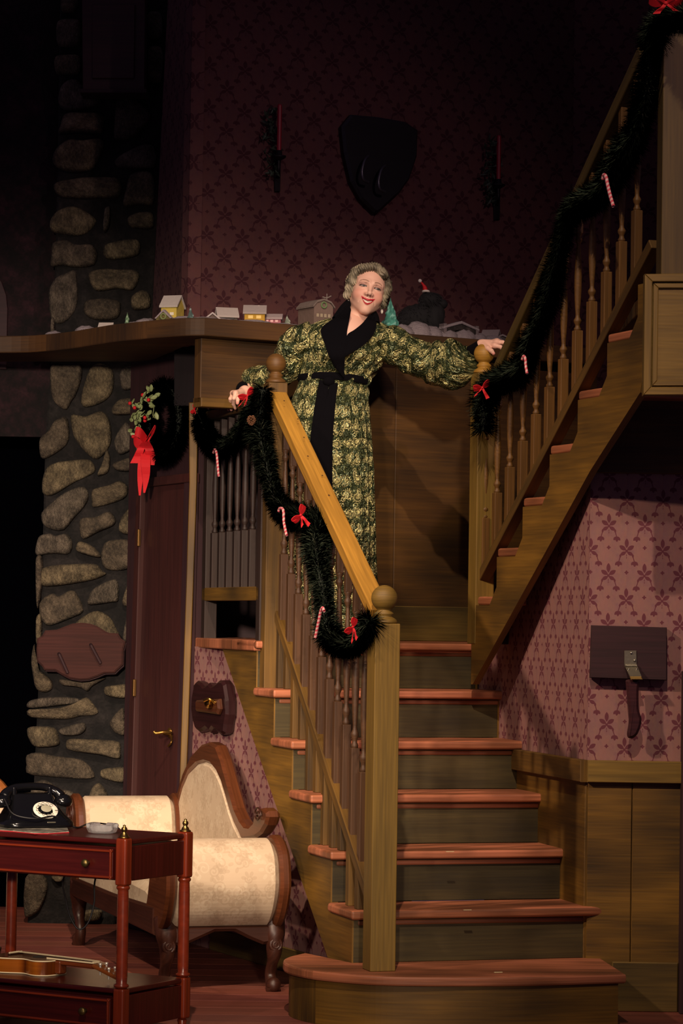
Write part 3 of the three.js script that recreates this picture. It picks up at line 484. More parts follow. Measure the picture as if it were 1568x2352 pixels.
// dark wood case hung high on the chimney
{ const t = thing('wooden_case', 'dark reddish wood case hanging high on the upper chimney', 'wall case', P(262, 200, 13.4));
  const f = (px, off, th, n, m) => mesh(n, plate(CH, px, off, th), m, t);
  f([[188, -30], [334, -30], [332, 206], [190, 206]], 0.06, 0.14, 'front', M.maroon); f([[184, 204], [337, 204], [337, 213], [184, 213]], 0.06, 0.17, 'ledge', M.maroonDark); f([[212, 10], [310, 10], [308, 180], [212, 180]], 0.2, 0.012, 'panel', M.maroon); }
// shaped plaque with two pegs
{ const t = thing('plaque', 'reddish scalloped plaque with two dark pegs on the chimney', 'plaque', P(185, 1497, 13.45));
  const mm = wood(0x4c2620, 0.9, fineTex), z = (p) => p.map(([x, y]) => [60 + x / 6.03, 1400 + y / 6.03]);
  const o = z([[150, 400], [215, 370], [262, 290], [420, 280], [520, 240], [640, 195], [760, 182], [880, 195], [980, 230], [1090, 300], [1150, 325], [1270, 330], [1310, 400], [1375, 445], [1345, 560], [1338, 770], [1270, 830], [1220, 880], [1080, 885], [980, 930], [860, 970], [740, 978], [600, 955], [500, 905], [400, 845], [250, 840], [215, 780], [148, 720], [140, 560]]);
  mesh('board', plate(CH, o, 0.1, 0.03, { bevel: 0.008 }), mm, t);
  mesh('back_board', board(CH, outline(CH, o, 0.1).map(([a, b]) => [a + 0.006, b - 0.007]), 0.05, 0.05), M.maroonDark, t);
  for (const [a, b] of [[[455, 615], [575, 880]], [[895, 490], [1030, 745]]]) { const [p0, p1] = z([a, b]); mesh('peg', tube([CH.hit(...p0, 0.12), CH.hit(...p0, 0.15), CH.hit(...p0, 0.155).lerp(CH.hit(...p1, 0.155), 0.12), CH.hit(...p1, 0.145)], 0.008, 20, 8), M.maroonDark, t); } }
// batwing plaque with a brass fitting under the landing
{ const t = thing('plaque', 'dark carved plaque with a brass fitting beside the corner post', 'plaque', UNDER.hit(478, 1622, 0.02));
  const z = (p) => p.map(([x, y]) => [420 + x / 7.84, 1450 + y / 7.84]), mm = wood(0x35191a, 0.35, fineTex, 0.0005);
  const o = z([[160, 1080], [185, 930], [230, 890], [290, 920], [350, 985], [400, 960], [440, 925], [490, 980], [550, 950], [620, 885], [690, 880], [735, 950], [755, 1080], [782, 1250], [778, 1500], [745, 1680], [730, 1830], [680, 1865], [620, 1840], [570, 1790], [510, 1745], [480, 1790], [460, 1830], [435, 1780], [395, 1745], [330, 1790], [265, 1810], [200, 1760], [155, 1600], [130, 1400], [138, 1200]]);
  mesh('board', plate(UNDER, o, 0.004, 0.055, { bevel: 0.012 }), mm, t);
  mesh('boss', plate(UNDER, z([[210, 1240], [620, 1215], [640, 1400], [600, 1500], [210, 1440]]), 0.055, 0.03, { bevel: 0.01 }), wood(0x5a3220, 0.3, fineTex, 0.0005), t);
  const brass = std({ color: 0xc79a4a, metalness: 1, roughness: 0.25 });
  const c = UNDER.hit(...z([[480, 1300]])[0], 0.1);
  mesh('fitting', [place(lathe([[0, 0], [0.02, 0], [0.024, 0.01], [0.012, 0.02], [0.012, 0.045], [0.0, 0.05]], 16), c.x, c.y, c.z - 0.02, 0, Math.PI / 2), tube([c.clone().add(V3(-0.025, 0.012, 0)), c.clone().add(V3(0, 0.02, 0.02)), c.clone().add(V3(0.03, 0, 0.01))], 0.007, 14, 8)], brass, t); }
// plain plaque with a steel bracket and a hanging wooden arm
{ const t = thing('plaque', 'plain dark rectangular plaque with a bent steel bracket and hanging arm', 'plaque', FRONTAL.hit(1444, 1500, 0.03));
  mesh('board', plate(FRONTAL, [[1359, 1436], [1531, 1441], [1531, 1563], [1355, 1557]], 0.005, 0.045), wood(0x3a1a20, 0.8, fineTex), t);
  const z = (p) => p.map(([x, y]) => [1330 + x / 6.588, 1420 + y / 6.588]), steel = std({ color: 0x8d8876, metalness: 0.8, roughness: 0.42, bumpMap: bumpTex, bumpScale: 0.001 });
  const b1 = plate(FRONTAL, z([[682, 490], [865, 490], [868, 712], [682, 712]]), 0.05, 0.004);
  const q = z([[684, 712], [872, 712], [940, 880], [765, 880]]);
  const qa = [FRONTAL.hit(...q[0], 0.055), FRONTAL.hit(...q[1], 0.055), FRONTAL.hit(...q[2], 0.105), FRONTAL.hit(...q[3], 0.105)];
  const pts = [...qa, ...qa.map((v) => v.clone().add(V3(0, -0.003, -0.006)))], g = new THREE.BufferGeometry().setFromPoints(pts); g.setIndex([0, 3, 2, 0, 2, 1, 4, 5, 6, 4, 6, 7, 0, 1, 5, 0, 5, 4, 1, 2, 6, 1, 6, 5, 2, 3, 7, 2, 7, 6, 3, 0, 4, 3, 4, 7]); const gg = g.toNonIndexed(); gg.computeVertexNormals();
  mesh('bracket', [b1, gg], steel, t);
  const h = tube([FRONTAL.hit(...z([[690, 716]])[0], 0.06), FRONTAL.hit(...z([[868, 718]])[0], 0.06)], 0.006, 4, 8); mesh('hinge_pin', h, steel, t);
  for (const s of [[785, 525], [838, 640], [745, 775], [868, 770]]) { const c = FRONTAL.hit(...z([s])[0], s[1] > 712 ? 0.075 : 0.056); mesh('screw', place(new THREE.SphereGeometry(0.0045, 8, 6), c.x, c.y, c.z), std({ color: 0xd8d2c0, metalness: 1, roughness: 0.2 }), t); }
  mesh('bracket_tip', plate(FRONTAL, z([[765, 882], [940, 882], [958, 932], [785, 932]]), 0.09, 0.02), wood(0xa5833a, 0.6, fineTex), t);
  const arm = z([[720, 935], [905, 935], [900, 1100], [905, 1380], [945, 1520], [930, 1640], [880, 1760], [815, 1815], [745, 1810], [728, 1740], [755, 1560], [740, 1300], [712, 1020]]);
  mesh('hanging_arm', board(FRONTAL, outline(FRONTAL, arm, 0.09), 0.055, 0.035, { bevel: 0.01, curve: 0.4 }), wood(0x4a2628, 0.35, fineTex, 0.0006), t); }
// shield and candle sconces on the papered wall
const BACKPL = (() => { const a = pl_hit(LEDGELINE.o, LEDGELINE.n, 432, 600, -0.45), b = pl_hit(LEDGELINE.o, LEDGELINE.n, 1312, 600, -0.45); return plane(a, b); })();
{ const t = thing('shield_plaque', 'large dark shield-shaped plaque hanging between two candle sconces', 'plaque', BACKPL.hit(880, 370, 0.02));
  const z = (p) => p.map(([x, y]) => [540 + x / 2.24, 180 + y / 2.24]), mm = wood(0x16131c, 0.45, fineTex, 0.0005);
  mesh('board', plate(BACKPL, z([[552, 245], [600, 185], [745, 198], [880, 222], [945, 265], [940, 400], [900, 520], [850, 590], [740, 690], [720, 690], [650, 620], [600, 530], [565, 380]]), 0.004, 0.04, { bevel: 0.012 }), mm, t);
  for (const [x, y] of [[660, 470], [745, 520]]) { const c = (dx, dy, o) => BACKPL.hit(...z([[x + dx, y + dy]])[0], o); mesh('hook', tube([c(25, -70, 0.05), c(5, -45, 0.09), c(-8, 10, 0.1), c(0, 50, 0.1), c(25, 65, 0.09)], 0.007, 18, 8), std({ color: 0x5a5a62, metalness: 0.7, roughness: 0.35 }), t); } }
function sconce(cx, cy, label) {
  const s = thing('candle_sconce', label, 'sconce', BACKPL.hit(cx, cy, 0.03)), R = mulberry(cx);
  const leaf = std({ color: 0x2c3a2c, roughness: 0.6 }), pos = [], add = (g) => pos.push(g);
  for (let i = 0; i < 90; i++) { const y = cy - 70 + 150 * R(), w = 34 * (1 - Math.abs((y - cy) / 90) * 0.5), x = cx - 14 + (R() - 0.5) * w * 1.4, c = BACKPL.hit(x, y, 0.02 + 0.04 * R()); const l = new THREE.OctahedronGeometry(1, 0); l.scale(0.008, 0.022, 0.003); place(l, c.x, c.y, c.z, R() * 6, R() * 2 - 1, R() * 6); add(l); }
  const lf = mesh('leaves', pos, leaf, s); lf.userData.kind = 'stuff';
  const b = BACKPL.hit(cx, cy + 48, 0.06), k = std({ color: 0x1d1a1c, metalness: 0.6, roughness: 0.5 });
  mesh('bracket', [place(lathe([[0.012, 0], [0.032, 0.012], [0.034, 0.02], [0.016, 0.022], [0.014, 0.045], [0, 0.045]], 16), b.x, b.y, b.z), tube([b, b.clone().add(V3(0, -0.05, 0)), b.clone().add(V3(0, -0.07, -0.05))], 0.007, 12, 8), plate(BACKPL, [[cx - 10, cy + 20], [cx + 6, cy + 20], [cx + 4, cy + 120], [cx - 8, cy + 120]], 0.002, 0.012)], k, s);
  mesh('candle', place(lathe([[0, 0], [0.011, 0], [0.011, 0.22], [0.008, 0.228], [0, 0.228]], 14), b.x, b.y + 0.03, b.z), std({ color: 0x8a1c2c, roughness: 0.4 }), s);
}
sconce(640, 320, 'red candle sconce with dark greenery above the toy cottages');
sconce(1144, 385, 'dim red candle sconce with dark greenery nearer the stair banister');
// ------------------------------------------------------------------ furniture
// tube of varying radius through points; rad(t) gives [across, along-normal] radii
function sweep(pts, rad, seg = 30, sides = 12, flat = null) {
  const cv = new THREE.CatmullRomCurve3(pts, false, 'catmullrom', 0.5), pos = [], uv = [], idx = [], len = cv.getLength();
  const fr = cv.computeFrenetFrames(seg, false); let ref = flat || fr.normals[0].clone();
  for (let i = 0; i <= seg; i++) { const t = i / seg, c = cv.getPointAt(t), T = cv.getTangentAt(t); let N = ref.clone().addScaledVector(T, -ref.dot(T)).normalize(); if (!flat) ref = N; const B = T.clone().cross(N); let r = rad(t); if (!Array.isArray(r)) r = [r, r];
    for (let j = 0; j <= sides; j++) { const a = j / sides * Math.PI * 2, q = c.clone().addScaledVector(N, Math.cos(a) * r[0]).addScaledVector(B, Math.sin(a) * r[1]); pos.push(q.x, q.y, q.z); uv.push(t * len, a * (r[0] + r[1]) / 2); } }
  const n = sides + 1; for (let i = 0; i < seg; i++) for (let j = 0; j < sides; j++) { const a = i * n + j, b = a + n; idx.push(a, a + 1, b, b, a + 1, b + 1); }
  for (const i of [0, seg]) { const c = cv.getPointAt(i / seg), k = pos.length / 3; pos.push(c.x, c.y, c.z); uv.push(0, 0); for (let j = 0; j < sides; j++) i ? idx.push(k, i * n + j, i * n + j + 1) : idx.push(k, j + 1, j); }
  const g = new THREE.BufferGeometry(); g.setAttribute('position', new THREE.Float32BufferAttribute(pos, 3)); g.setAttribute('uv', new THREE.Float32BufferAttribute(uv, 2)); g.setIndex(idx); g.computeVertexNormals();
  // orientation
  return g;
}
const pick = (arr, t) => { const x = clamp(t) * (arr.length - 1), i = Math.min(arr.length - 2, Math.floor(x)), f = x - i; return lerp(arr[i], arr[i + 1], f * f * (3 - 2 * f)); };
const damaskTex = (() => { const c = document.createElement('canvas'); c.width = c.height = 512; const x = c.getContext('2d'), R = mulberry(41); x.fillStyle = '#ddcab0'; x.fillRect(0, 0, 512, 512);
  x.lineCap = 'round'; for (let i = 0; i < 46; i++) { const X = R() * 512, Y = R() * 512, r = 16 + 34 * R(), s = R() * 6, dir = R() < 0.5 ? 1 : -1; x.strokeStyle = i % 3 ? 'rgba(200,180,154,.5)' : 'rgba(232,216,192,.6)';
    for (const dx of [-512, 0, 512]) for (const dy of [-512, 0, 512]) { x.lineWidth = 9; x.beginPath(); for (let k = 0; k <= 30; k++) { const a = s + dir * k * 0.32, q = r * (1 - k / 36); x.lineTo(X + dx + Math.cos(a) * q, Y + dy + Math.sin(a) * q); } x.stroke(); x.lineWidth = 12; for (let k = 0; k < 4; k++) { const a = s + k * 0.9; x.beginPath(); x.ellipse(X + dx + Math.cos(a) * r * 1.3, Y + dy + Math.sin(a) * r * 1.3, 12, 5, a, 0, 7); x.stroke(); } } }
  const t = new THREE.CanvasTexture(c); t.wrapS = t.wrapT = THREE.RepeatWrapping; t.colorSpace = THREE.SRGBColorSpace; t.repeat.set(3, 3); return t; })();
const CREAM = std({ map: damaskTex, color: 0xe6e2dc, roughness: 0.75, bumpMap: (() => { const b = damaskTex.clone(); b.colorSpace = THREE.NoColorSpace; b.needsUpdate = true; return b; })(), bumpScale: 0.0012 });
const WALNUT = wood(0x6f3d22, 0.35, fineTex, 0.0008), WALNUTD = wood(0x4a271b, 0.4, fineTex, 0.0015);
// settee: a across from the open side, b away from the viewer
const CO = P(366, 2140, 11.15).setY(0);
const cp = (a, b, y) => CO.clone().addScaledVector(RT, a).addScaledVector(UP, b).setY(y);
const sofa = thing('chaise_longue', 'cream damask chaise longue with scrolled arms and a carved walnut crest', 'sofa', cp(0.25, 0.8, 0));
{ const SA = 0.5, BE = 1.7;
  const L = plane(cp(0, BE + 0.2), cp(0, -0.3)), Rp = plane(cp(SA, BE + 0.2), cp(SA, -0.3));
  const prof = (pl, pts, off, t, o) => board(pl, pts.map(([b, y]) => [cp(0, b, 0).sub(cp(0, BE + 0.2, 0)).dot(pl.u), y]), off, t, o);
  const near = [[0.06, 0.25], [-0.02, 0.265], [-0.09, 0.32], [-0.135, 0.4], [-0.14, 0.47], [-0.115, 0.55], [-0.05, 0.6], [0.02, 0.612], [0.09, 0.59], [0.13, 0.53], [0.14, 0.46], [0.17, 0.38], [0.2, 0.3]];
  const far = [[BE - 0.14, 0.3], [BE - 0.14, 0.42], [BE - 0.12, 0.52], [BE - 0.1, 0.6], [BE - 0.06, 0.655], [BE + 0.01, 0.672], [BE + 0.08, 0.645], [BE + 0.1, 0.58], [BE + 0.07, 0.51], [BE + 0.02, 0.42], [BE - 0.03, 0.32]];
  const up = (n, pts) => mesh(n, prof(L, pts, -SA + 0.045, SA - 0.08, { bevel: 0.02, curve: 0.5 }), CREAM, sofa);
  up('arm_cushion', near.map(([b, y]) => [b, y])); up('arm_cushion', far);
  const grow = (pts, k) => { const c = pts.reduce((a, q) => [a[0] + q[0] / pts.length, a[1] + q[1] / pts.length], [0, 0]); return pts.map(([b, y]) => { const l = Math.hypot(b - c[0], y - c[1]); return [b + (b - c[0]) / l * k, y + (y - c[1]) / l * k]; }); };
  // wood side frames of the arms, with a carved face ridge
  for (const [pts, off] of [[near, -0.035], [near, -SA], [far, -0.035], [far, -SA]]) { mesh('arm_frame', prof(L, grow(pts, 0.012), off, 0.045, { bevel: 0.012, curve: 0.5 }), WALNUT, sofa); }
  const sc = (b, y, r, off) => { const pts = []; for (let i = 0; i <= 40; i++) { const a = i / 40 * 12, q = r * (1 - i / 46); pts.push(cp(0, b + Math.cos(a) * q, y + Math.sin(a) * q).addScaledVector(L.n, off)); } return tube(pts, 0.005, 80, 6); };
  mesh('scroll', sc(BE + 0.01, 0.585, 0.075, 0.012), WALNUTD, sofa);
  mesh('scroll', sc(0.0, 0.52, 0.075, 0.012), WALNUTD, sofa);
  // seat rail, seat cushion
  mesh('seat_rail', prof(L, [[0.05, 0.225], [BE - 0.02, 0.225], [BE - 0.02, 0.31], [0.8, 0.318], [0.05, 0.34]], -0.03, 0.045, { bevel: 0.01 }), WALNUTD, sofa);
  mesh('seat_rail', prof(L, [[0.05, 0.225], [BE - 0.02, 0.225], [BE - 0.02, 0.31], [0.05, 0.33]], -SA, 0.045, { bevel: 0.01 }), WALNUTD, sofa);
  mesh('seat_cushion', prof(L, [[0.1, 0.26], [BE - 0.1, 0.26], [BE - 0.1, 0.37], [BE - 0.2, 0.41], [0.9, 0.425], [0.25, 0.41], [0.12, 0.38]], -SA + 0.03, SA - 0.03, { bevel: 0.03 }), CREAM, sofa);
  // back along the wall side: upholstered panel inside a carved crest
  const z = (p) => p.map(([x, y]) => [380 + x / 2.8975, 1540 + y / 2.8975]);
  const outer = z([[62, 900], [75, 800], [110, 680], [165, 560], [225, 495], [285, 476], [330, 498], [365, 590], [395, 700], [425, 810], [455, 915], [490, 990], [520, 1030], [550, 1035], [578, 1005], [590, 950], [612, 920], [645, 914], [668, 935], [674, 975], [660, 1030], [628, 1085], [588, 1115], [500, 1128]]);
  const inner = z([[75, 1200], [75, 960], [85, 860], [110, 765], [150, 672], [200, 622], [250, 607], [292, 622], [332, 672], [365, 745], [392, 835], [420, 935], [450, 1020], [480, 1080], [510, 1135], [640, 1300], [640, 1420], [75, 1420]]);
  const innerTop = z([[500, 1128], [480, 1082], [450, 1022], [420, 937], [392, 837], [365, 747], [332, 674], [292, 624], [250, 609], [200, 624], [150, 674], [110, 767], [85, 862], [72, 960], [60, 1050], [40, 1100]]);
  mesh('back_crest', plate(Rp, [...outer, ...innerTop], -0.03, 0.06, { bevel: 0.012 }), WALNUT, sofa);
  mesh('back_cushion', plate(Rp, inner, -0.02, 0.05, { bevel: 0.015 }), CREAM, sofa);
  mesh('back_cushion', plate(Rp, [...inner], -0.045, 0.03), CREAM, sofa);
  const cs = z([[612, 960]])[0], cc = Rp.hit(...cs, 0.04), pts = []; for (let i = 0; i <= 30; i++) { const a = i / 30 * 11, q = 0.032 * (1 - i / 36); pts.push(cc.clone().addScaledVector(Rp.u, Math.cos(a) * q * 1.6).add(V3(0, Math.sin(a) * q, 0))); } mesh('scroll', tube(pts, 0.004, 60, 6), WALNUTD, sofa);
  // carved legs and aprons
  const leg = (a, b, out) => { const k = sweep([cp(a, b, 0.3), cp(a, b - out * 0.03, 0.22), cp(a, b - out * 0.035, 0.15), cp(a, b + out * 0.01, 0.07), cp(a, b - out * 0.02, 0.02), cp(a, b - out * 0.04, 0.0)], (t) => pick([0.05, 0.046, 0.032, 0.022, 0.024, 0.03], t), 24, 10); mesh('leg', [k, place(new THREE.SphereGeometry(0.03, 12, 8), ...cp(a, b - out * 0.035, 0.028).toArray()), place(new THREE.TorusGeometry(0.022, 0.008, 6, 14), ...cp(a, b - out * 0.06, 0.19).toArray(), yawRT), place(new THREE.TorusGeometry(0.012, 0.006, 6, 12), ...cp(a, b - out * 0.065, 0.19).toArray(), yawRT)], WALNUTD, sofa); };
  leg(0.03, 0.02, 1); leg(SA - 0.03, 0.02, 1); leg(0.03, BE - 0.06, -1); leg(SA - 0.03, BE - 0.06, -1);
  const F = plane(cp(0, -0.02), cp(SA, -0.02));
  mesh('apron', board(F, [[0.02, 0.27], [0.02, 0.2], [0.09, 0.19], [0.15, 0.215], [0.22, 0.245], [0.3, 0.245], [0.36, 0.215], [0.42, 0.19], [0.49, 0.2], [0.49, 0.27]], -0.03, 0.045, { bevel: 0.012 }), WALNUTD, sofa);
}
// matching chair cut by the edge of the picture
{ const t = thing('side_chair', 'cream upholstered chair with an oval walnut back, cut off behind the telephone table', 'chair', P(-112, 1900, 11).setY(0));
  const pl = plane(P(-300, 1880, 11.05), P(60, 1880, 10.95)), ell = (rx, ry, n = 36) => { const o = []; for (let i = 0; i < n; i++) { const a = i / n * 6.2832; o.push([-112 + rx * Math.cos(a), 1882 + ry * Math.sin(a)]); } return o; };
  mesh('back_frame', plate(pl, ell(150, 132), -0.025, 0.05, { bevel: 0.014, holes: [ell(118, 100).reverse()] }), wood(0x9a5a26, 0.35, fineTex, 0.0005), t);
  mesh('back_cushion', plate(pl, ell(122, 104), -0.015, 0.045, { bevel: 0.016 }), CREAM, t);
  const c = P(-112, 2000, 11.0); const seat = lathe([[0, 0.2], [0.17, 0.2], [0.2, 0.23], [0.206, 0.32], [0.2, 0.42], [0.17, 0.47], [0, 0.48]], 30); place(seat, c.x, 0, c.z + 0.1); mesh('seat', seat, CREAM, t);
  mesh('seat_frame', place(lathe([[0.18, 0.16], [0.21, 0.17], [0.214, 0.2], [0.2, 0.215], [0.17, 0.2]], 30), c.x, 0, c.z + 0.1), WALNUT, t);
  for (const [x, zz] of [[-0.14, 0.24], [0.14, 0.24], [-0.14, -0.04], [0.14, -0.04]]) mesh('leg', sweep([V3(c.x + x, 0.2, c.z + zz), V3(c.x + x * 1.08, 0.12, c.z + zz), V3(c.x + x, 0, c.z + zz)], (q) => pick([0.026, 0.022, 0.016], q), 12, 10), WALNUT, t);
  mesh('back_post', sweep([V3(c.x, 0.4, c.z - 0.08), V3(c.x, 0.5, c.z - 0.06), V3(c.x, 0.52, c.z - 0.03)], () => 0.02, 8, 8), WALNUT, t);
}
// telephone table
const TF = P(285, 1925, 9.8), TDx = V3(-0.866, 0, -0.5), TDz = V3(0.5, 0, -0.866);       // along its front to the far end; along its side to the back
const tp = (f, s, y) => V3(TF.x, y, TF.z).addScaledVector(TDx, f).addScaledVector(TDz, s);
const table = thing('side_table', 'two-tier mahogany telephone table with drawers and brass finials', 'table', tp(0.385, 0.197, 0));
{ const TW = 0.77, TD = 0.39, yaw = Math.atan2(TDx.z, -TDx.x), MAH = wood(0x4f1612, 0.28, fineTex, 0.0004), MAHL = wood(0x8a3318, 0.25, fineTex, 0.0004);
  const bx = (n, f, s, y, w, h, d, m = MAH, r = 0.004, par = table) => mesh(n, place(box(w, h, d, r, 'x'), ...tp(f, s, y).toArray(), yaw), m, par);
  const front = plane(tp(TW, -0.02), tp(0, -0.02));
  for (const [y0, y1, nm] of [[0.565, 0.712, 'top'], [0.05, 0.193, 'shelf']]) {
    bx(nm, TW / 2, TD / 2, y1 - 0.006, TW + 0.02, 0.018, TD + 0.01, MAH, 0.006);
    bx('case', TW / 2, TD / 2, (y0 + y1) / 2 - 0.01, TW - 0.04, y1 - y0 - 0.03, TD - 0.03);
    bx('side_panel', 0, TD / 2, (y0 + y1) / 2 - 0.008, 0.02, y1 - y0 - 0.025, TD - 0.04); bx('side_panel', TW, TD / 2, (y0 + y1) / 2 - 0.008, 0.02, y1 - y0 - 0.025, TD - 0.04);
    const dw = TW - 0.07, dy = (y0 + y1) / 2 - 0.01, dh = y1 - y0 - 0.04;
    const dr = bx('drawer', TW / 2, -0.002, dy, dw, dh, 0.03, MAH, 0.003);
    for (const s of [-1, 1]) { bx('bead', TW / 2, -0.02, dy + s * (dh / 2 - 0.008), dw, 0.008, 0.012, MAHL, 0.003); bx('bead', TW / 2 + s * (dw / 2 - 0.006), -0.02, dy, 0.008, dh, 0.012, MAHL, 0.003); }
    for (const f of [0.14, TW - 0.14]) { const k = lathe([[0, 0], [0.009, 0], [0.007, 0.008], [0.013, 0.014], [0.015, 0.02], [0.011, 0.027], [0, 0.029]], 16); place(k, 0, 0, 0, 0, Math.PI / 2); place(k, ...tp(f, -0.016, dy).toArray(), yaw); mesh('drawer_knob', k, std({ color: 0x6f6038, metalness: 0.9, roughness: 0.4 }), table); }
  }
  for (const [f, s] of [[0, 0], [TW, 0], [0, TD], [TW, TD]]) { const c = tp(f, s, 0);
    const blk = (y0, y1) => place(box(0.046, y1 - y0, 0.046, 0.009, 'y'), c.x, (y0 + y1) / 2, c.z, yaw);
    const col = lathe([[0.0, 0.0], [0.014, 0.0], [0.02, 0.012], [0.02, 0.022], [0.015, 0.03], [0.018, 0.045], [0.012, 0.05], [0, 0.05]], 16); col.translate(c.x, 0, c.z);
    const shaft = lathe([[0.018, 0.2], [0.026, 0.204], [0.026, 0.211], [0.019, 0.216], [0.0205, 0.24], [0.0205, 0.5], [0.019, 0.54], [0.024, 0.546], [0.024, 0.552], [0.018, 0.557]], 18); shaft.translate(c.x, 0, c.z);
    mesh('leg', [blk(0.05, 0.2), blk(0.555, 0.722), shaft, col], MAHL, table);
    mesh('finial', place(lathe([[0, 0], [0.02, 0], [0.021, 0.004], [0.015, 0.007], [0.0125, 0.014], [0.007, 0.02], [0.009, 0.024], [0.0115, 0.03], [0.0095, 0.036], [0.0045, 0.04], [0.006, 0.044], [0, 0.047]], 18), c.x, 0.721, c.z), std({ color: 0xa5884e, metalness: 1, roughness: 0.28 }), table); }
}
const TOPY = 0.7155, SHELFY = 0.1965;
// folded cloth under the telephone
{ const pl = [PY(-60, 1905, TOPY), PY(30, 1911, TOPY), PY(78, 1916, TOPY), PY(110, 1916, TOPY), PY(158, 1913, TOPY), PY(150, 1893, TOPY), PY(-60, 1885, TOPY)];
  const t = thing('napkin', 'white folded napkin with a red border under the telephone', 'napkin', PY(50, 1900, TOPY));
  mesh('cloth', slabXZ(pl, TOPY + 0.0065, 0.004, 0.001), std({ color: 0xd6cdb8, roughness: 0.9, map: speckTex }), t);
  mesh('border', slabXZ(pl.map((q) => q.clone().add(V3(0.002, 0, 0.004))), TOPY + 0.003, 0.003, 0.0008), std({ color: 0xb3202a, roughness: 0.85 }), t); }
